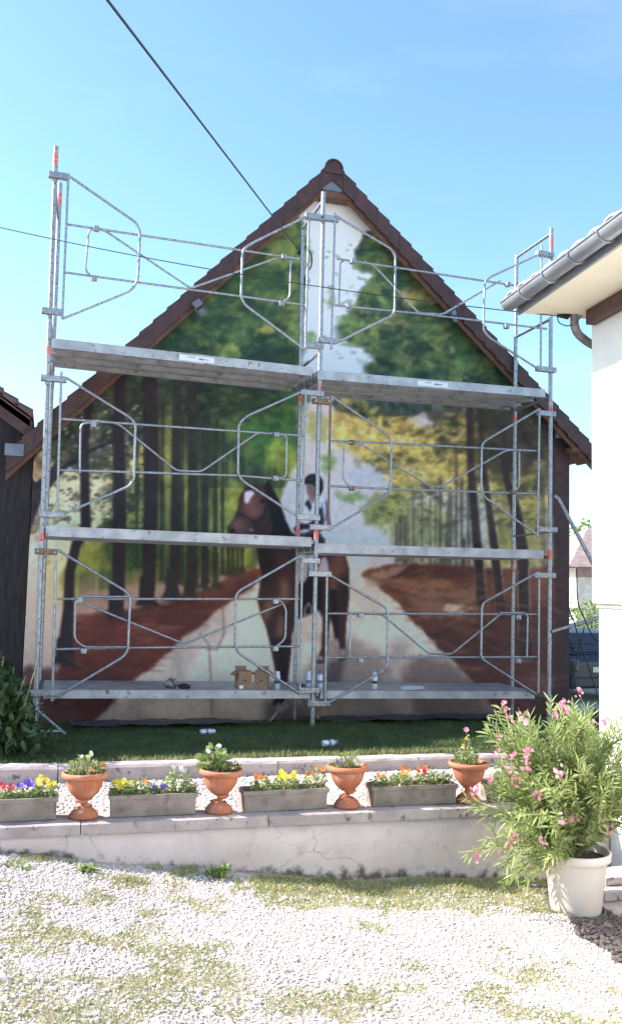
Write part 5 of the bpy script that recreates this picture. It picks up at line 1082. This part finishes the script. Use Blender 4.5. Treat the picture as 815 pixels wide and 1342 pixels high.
# ------------------------------------------------------------------ white pot and oleander
pb = at(757, 1182, 5.55); PX, PY = pb.x, 5.58; PZ = float(gz(PX))
e = thing('white_plant_pot', 'large white plastic pot holding the oleander at the low wall end', 'plant pot', (PX, PY, PZ))
MB().lathe([(0, .02), (.165, .02), (.172, .03), (.208, .36), (.212, .375)], 48).build('body', M_pot, e)
MB().lathe([(.212, .372), (.232, .378), (.236, .385), (.240, .43), (.234, .438), (.222, .437), (.216, .40), (.212, .38)], 48).build('rim', M_pot, e)
MB().lathe([(0, .002), (.19, .002), (.20, .01), (.204, .04), (.198, .042), (.19, .018), (0, .016)], 40).build('saucer', M_saucer, e)
MB().lathe([(.214, .385), (.1, .392), (0, .395)], 24).build('soil', M_soil, e)
ol = thing('oleander', 'large pink-flowering oleander bush growing from the white pot', 'oleander', (PX, PY, PZ+.39))
stm = MB(); LP, LD, LL, LW = [], [], [], []; tips = []
def arc(a0, reach, h_, bend, n=9):
    pts = []; 
    for i in range(n+1):
        t_ = i/n; rr = .03+reach*t_**1.25; z = h_*t_-bend*t_*t_; pts.append(Vector((rr*math.cos(a0)+.012*math.sin(i*1.7+a0*5), rr*math.sin(a0)*.8+.012*math.cos(i*2.1+a0), z)))
    return pts
specs = []
for k in range(96):
    a0 = 2*math.pi*(k*.618)+rnd.uniform(-.2, .2); reach = rnd.uniform(.08, .46)*(1.25 if math.cos(a0) < 0 else 1.0); specs.append((a0, reach, rnd.uniform(.55, 1.12)*(1-.30*(reach/.55)**2), rnd.uniform(0, .12)))
for k in range(16):
    specs.append((math.pi+rnd.uniform(-.7, .5), rnd.uniform(.35, .62), rnd.uniform(.75, 1.05), rnd.uniform(0, .08)))
for k in range(24):
    specs.append((math.pi+rnd.uniform(-.5, .9), rnd.uniform(.55, .78), rnd.uniform(.2, .75), rnd.uniform(.0, .28)))
for k in range(16): specs.append((rnd.uniform(-.8, .8), rnd.uniform(.35, .6), rnd.uniform(.3, .7), rnd.uniform(.0, .15)))
for k in range(4): specs.append((math.pi+rnd.uniform(.1, .7), rnd.uniform(.5, .72), rnd.uniform(.05, .18), rnd.uniform(.05, .2)))
for a0, reach, h_, bend in specs:
    pts = arc(a0, reach, h_, bend); stm.tube(pts, .005, 5, rs=[.008-.0055*i/9 for i in range(10)], cap=False); tips.append(pts[-1])
    subs = [pts]
    for _ in range(3):
        i0 = rnd.randint(3, 7); b = pts[i0]; d = Vector((rnd.uniform(-1, 1), rnd.uniform(-1, 1), rnd.uniform(.6, 1.5))).normalized()*rnd.uniform(.1, .2); sp2 = [b, b+d*.5+Vector((0, 0, .01)), b+d]; stm.tube(sp2, .003, 4, cap=False); subs.append(sp2); tips.append(sp2[-1])
    for si, sp2 in enumerate(subs):
        tot = sum((sp2[i+1]-sp2[i]).length for i in range(len(sp2)-1)); nn_ = max(4, int(tot*(24 if si == 0 else 40)))
        for w_ in range(nn_):
            t_ = (.22 if si == 0 else .1)+(.78 if si == 0 else .9)*w_/(nn_-1); f = t_*(len(sp2)-1); i0 = min(int(f), len(sp2)-2); p = sp2[i0].lerp(sp2[i0+1], f-i0); ax = (sp2[i0+1]-sp2[i0]).normalized(); o1 = ax.orthogonal().normalized(); o2 = ax.cross(o1); a1 = rnd.uniform(0, 6.28)
            for j in range(3):
                a2 = a1+2.09*j+rnd.uniform(-.3, .3); up_ = .5+1.0*t_; d = (o1*math.cos(a2)+o2*math.sin(a2)+ax*up_); LP.append(p); LD.append(d); LL.append(rnd.uniform(.065, .122)*(1 if t_ > .3 else .8)); LW.append(rnd.uniform(.012, .018))
stm.build('stems', M_stem, ol)
leaves('foliage', LP, LD, np.array(LL), np.array(LW), M_ole, ol, .18)
# flower clusters where the photograph shows them
FC = [(662, 925), (668, 942), (684, 945), (686, 937), (651, 967), (653, 985), (694, 987), (688, 1003), (641, 1020), (668, 1010), (676, 1025), (619, 1035), (738, 928), (742, 921), (757, 907), (728, 938), (689, 985), (778, 942), (790, 945), (729, 1012), (734, 1018), (703, 1042), (705, 1047), (745, 1073), (736, 1072), (752, 1068), (711, 1102), (674, 1098), (661, 1113), (624, 1125), (812, 1012), (799, 1088), (730, 1008), (672, 992), (692, 995)]
ctr = Vector(ol.location)
for u, v in FC:
    yv = PY-.08-.30*max(0, 1-abs(u-730)/110)*(.4+.6*rnd.random()); c = at(u, v, yv)-ctr; mb = MB()
    for k in range(rnd.randint(4, 7)):
        cc = c+Vector((rnd.uniform(-.034, .034), rnd.uniform(-.02, .02), rnd.uniform(-.03, .03))); petals(mb, cc, rnd.uniform(.009, .015), 5, (rnd.uniform(-.7, .4), -1, rnd.uniform(-.1, 1)))
    mb.build('flower_cluster', M_pink if rnd.random() < .8 else mat('pale_pink_petal', (.86, .55, .6), .6, trans=.3), ol)
    tp_ = min(tips, key=lambda q_: (q_-c).length); MB().tube([tp_, tp_.lerp(c, .5)+Vector((0, .01, .01)), c], .0022, 4, cap=False).build('flower_stalk', M_stem, ol)

# ------------------------------------------------------------------ small stone steps and slabs by the right wall
st_ = thing('stone_step', 'stack of pale concrete slabs at the foot of the white house wall', 'stone step', (4.02, 5.75, -.28))
for a, b in (((-.16, -.28, 0), (.5, .12, .075)), ((-.10, -.10, .078), (.5, .2, .15)), ((-.02, .0, .153), (.45, .24, .21))): MB().box(a, b).build('slab', M_conc, st_, .012)
# weeds
def weed(u, v, n, ln, lab, wdt=(.012, .02), up=.5):
    p = atz(u, v, 0); 
    for _ in range(4): p = atz(u, v, float(gz(p.x)))
    o = leaves('weed', np.zeros((n, 3))+rng.normal(size=(n, 3))*[.03, .02, 0], np.stack([rng.normal(size=n), rng.normal(size=n)*.7, rng.uniform(up, up*2+.6, n)], -1), rng.uniform(ln*.6, ln, n), rng.uniform(*wdt, n), M_weed, None, .4)
    o.location = p; tag(o, lab, 'weed', 'weeds growing at the foot of the low wall')
weed(112, 1143, 60, .11, 'green weed tuft in the gravel in front of the leftmost urn'); weed(284, 1152, 40, .19, 'large upright leafy weed at the wall foot below the second urn', (.024, .038), 1.1); weed(32, 1137, 30, .05, 'small weed tuft in the gravel near the left picture edge')
weed(14, 1135, 16, .05, 'tiny weed tuft nearest to the left picture edge'); weed(430, 1155, 30, .06, 'low weed tuft against the wall foot below the third urn'); weed(128, 1152, 18, .05, 'small weed sprig just right of the green tuft')
weed(740, 1262, 0+14, .04, 'small weed tuft on the pale gravel at the lower right'); weed(690, 1160, 30, .06, 'weed tuft at the wall foot left of the white pot')
# dry plant against the wall and the leafy bush at the left edge
lv = thing('leafy_bush', 'dark green leafy bush at the left edge beside the scaffold foot', 'bush', (-.50, 8.75, .36)); n = 3600
P = rng.normal(size=(n, 3))*[.20, .24, .0]; P[:, 2] = rng.random(n)**.9*(1.08-1.2*np.abs(P[:, 0]-(-.05)))
P = P[P[:, 2] > 0]; leaves('foliage', P, randdir(len(P), .2)+[0, -.5, 0], rng.uniform(.05, .10, len(P)), rng.uniform(.04, .075, len(P)), M_leafd, lv, .5)
mb = MB()
for k in range(16):
    x, y = rnd.gauss(0, .2), rnd.gauss(0, .15); mb.tube([(x*.5, y*.5, 0), (x, y, .5), (x*1.3, y*1.3, rnd.uniform(.7, 1.1))], .006, 5, cap=False)
mb.build('stems', M_stem, lv)

# ------------------------------------------------------------------ beyond the gap on the right
# dark folding frame leaning there
ff = thing('folding_frame', 'black metal frame with crossed legs and curved tops behind the oleander', 'metal frame', tuple(at(752, 905, 8.9))); fo = Vector(ff.location)
for nm_, pts in (('curved_post', [(743.5, 775), (744, 792), (747, 805), (753, 818), (757, 835), (761, 845), (771, 875), (781, 905), (785, 925)]), ('curved_post', [(755, 745), (755.5, 780), (758, 796), (766, 812), (771, 825), (777, 835), (784, 842)]), ('leg', [(745, 838), (735, 870), (727, 898), (722, 925)]), ('leg', [(765, 822), (760, 845), (752, 880), (747, 925)]), ('cross_bar', [(744, 843), (782, 844)]), ('cross_bar', [(742, 848), (760, 849)])):
    MB().tube([p-fo for p in rounded([at(u, v, 8.9) for u, v in pts], .2, 3)], .008, 7).build(nm_, M_black, ff)
# parked car seen from behind
cg = -.28
cr_ = thing('parked_car', 'dark grey car parked beyond the house corner on the right', 'car', (11.4, 16.5, cg), R(8))
def loft(secs, closed=True):
    n = len(secs[0]); vs = [p for s_ in secs for p in s_]; fs = [(i*n+j, i*n+(j+1) % n, (i+1)*n+(j+1) % n, (i+1)*n+j) for i in range(len(secs)-1) for j in range(n)]
    return vs, fs+[tuple(range(n-1, -1, -1)), tuple((len(secs)-1)*n+j for j in range(n))]
def csec(y, w_, z0_, z1_, inset):   # body cross-section
    return [(-w_, y, z0_), (-w_*1.02, y, (z0_+z1_)/2), (-w_*(1-inset), y, z1_), (0, y, z1_+.02), (w_*(1-inset), y, z1_), (w_*1.02, y, (z0_+z1_)/2), (w_, y, z0_)]
vs, fs = loft([csec(-.0, .74, .35, .80, .08), csec(.10, .84, .25, .95, .05), csec(.5, .87, .2, 1.0, .05), csec(2.6, .87, .2, .98, .05), csec(3.6, .85, .2, .86, .08), csec(4.05, .72, .3, .66, .15)])
MB().add(vs, fs).build('body', M_car, cr_, .04)
vs, fs = loft([[(-.74, .12, .97), (.74, .12, .97), (.6, .5, 1.40), (-.6, .5, 1.40)], [(-.78, .9, .99), (.78, .9, .99), (.64, .95, 1.48), (-.64, .95, 1.48)], [(-.8, 2.1, .99), (.8, 2.1, .99), (.64, 1.9, 1.47), (-.64, 1.9, 1.47)], [(-.76, 3.0, .95), (.76, 3.0, .95), (.6, 2.2, 1.38), (-.6, 2.2, 1.38)]])
MB().add(vs, fs).build('cabin', M_car, cr_, .03)
MB().add([(-.64, .14, 1.02), (.64, .14, 1.02), (.54, .435, 1.35), (-.54, .435, 1.35)], [(0, 1, 2, 3)]).add([(-.64, .16, 1.02), (.64, .16, 1.02), (.54, .455, 1.35), (-.54, .455, 1.35)], [(3, 2, 1, 0)]).build('rear_window', M_glass, cr_)
for s_ in (-1, 1):
    for y0, y1 in ((.72, 1.45), (1.5, 2.3)): MB().box((s_*.755-.01, y0, 1.03), (s_*.755+.01, y1, 1.34), Matrix.Rotation(0, 4, 'X')).build('side_window', M_glass, cr_)
    MB().box((s_*.72-.07, -.03, .62), (s_*.72+.07, .1, .88)).build('tail_light', M_glass, cr_, .02)
    for y0 in (.75, 3.2):
        wh = MB().lathe([(.0, -.0), (.2, 0), (.22, .01), (.31, .02), (.32, .1), (.31, .18), (0, .19)], 24, M=Matrix.Translation((s_*.86, y0, .32)) @ Matrix.Rotation(R(-90*s_), 4, 'Y') @ Matrix.Translation((0, 0, -.19))).build('wheel', M_tyre, cr_)
        MB().lathe([(0, .194), (.17, .194), (.19, .18)], 16, M=Matrix.Translation((s_*.86, y0, .32)) @ Matrix.Rotation(R(90*s_), 4, 'Y') @ Matrix.Translation((0, 0, -.19))).build('rim', M_gal, wh)
MB().box((-.26, -.015, .60), (.26, .03, .71)).build('number_plate', mat('pale_plate', (.7, .7, .6), .5), cr_)
MB().box((-.8, -.06, .28), (.8, .08, .5)).build('bumper', M_car, cr_, .04)
# small green field strip, far house, trees
fh = thing('far_house', 'far stone house with a low tiled roof seen in the gap', 'house', tuple(at(775, 905, 27))[:2]+(-.3,), R(-8)); fo = Vector(fh.location)
wz = at(760, 743, 27).z; w0 = at(757.5, 800, 27).x-fo.x
MB().box((w0, 0, 0), (w0+9, 6, wz+.3-.02)).build('wall', M_rubble, fh)
MB().box((w0-.05, -.06, wz-.35+.3), (w0+9, -.01, wz+.3)).build('eave_band', M_slate, fh)
zE = wz+.3; tz = at(773, 712, 27).z+.3
MB().add([(w0-.5, -.4, zE), (w0+9.4, -.4, zE), (w0+9.4, 6.4, zE), (w0-.5, 6.4, zE), (w0+1.6, 2.5, tz+.75), (w0+8, 2.5, tz+.75)], [(0, 1, 5, 4), (1, 2, 5), (2, 3, 4, 5), (3, 0, 4), (3, 2, 1, 0)]).build('roof', M_slate, fh)
for k in range(2): wn = MB().box((w0+2.2+k*3, -.03, 1.1), (w0+3.1+k*3, .03, 2.3)).build('window', M_glass, fh)
def tree(x, y, z0_, th_, cr3, lab, n=2600, ls=.16, m_=None, zc=.62):
    e = thing('tree', lab, 'tree', (x, y, z0_)); mb = MB(); H_ = th_
    mb.tube([(0, 0, 0), (.05, 0, H_*.3), (-.05, .05, H_*.6), (0, 0, H_*.9)], .1, 8, rs=[.16, .12, .08, .02]); cl = []
    for k in range(22):
        a_ = rnd.uniform(0, 6.28); zz = H_*rnd.uniform(.28, .95); rr = cr3*rnd.uniform(.4, 1)*math.sqrt(max(.05, 1-((zz/H_-zc)/.45)**2)); c = Vector((rr*math.cos(a_), rr*math.sin(a_), zz)); mb.tube([(0, 0, zz*.7), c*.6+Vector((0, 0, zz*.3)), c], .03, 5, rs=[.05, .03, .01]); cl.append(c)
    mb.build('trunk', M_bark, e)
    cen = np.array(cl)[rng.integers(0, len(cl), n)]; P = cen+rng.normal(size=(n, 3))*cr3*.17
    leaves('crown', P, randdir(n, .2), rng.uniform(ls*.6, ls, n), rng.uniform(ls*.4, ls*.7, n), m_ or M_leafd, e, .3)
p = at(757, 690, 36); tree(p.x, 36, -.3, at(757, 672, 36).z+.1, 2.0, 'tall green tree rising behind the far tiled roof in the gap', 3600, .30, M_weed)
p = at(752, 800, 17.5); tree(p.x, 19, -.3, 3.6, .42, 'narrow dark ivy-clad tree just right of the mural wall', 2000, .12)
def shrub(u, y, r_, h_, lab):
    p = at(u, 840, y); e = thing('shrub', lab, 'shrub', (p.x, y, -.3), 0, 'shrubs beyond the car'); n = 900
    P = rng.normal(size=(n, 3))*[r_*.5, r_*.5, 0]; P[:, 2] = h_*rng.random(n)**.7; leaves('foliage', P, randdir(n, .6), rng.uniform(.06, .14, n), rng.uniform(.04, .08, n), M_weed, e, .3)
    mb = MB(); [mb.tube([(0, 0, 0), (rnd.uniform(-r_, r_)*.5, rnd.uniform(-r_, r_)*.5, h_*.8)], .012, 5) for _ in range(8)]; mb.build('stems', M_stem, e)
shrub(757, 19.5, .7, 1.9, 'bright green shrub left of the far stone wall'); shrub(778, 20, .7, 2.1, 'bright green shrub in front of the far stone wall')
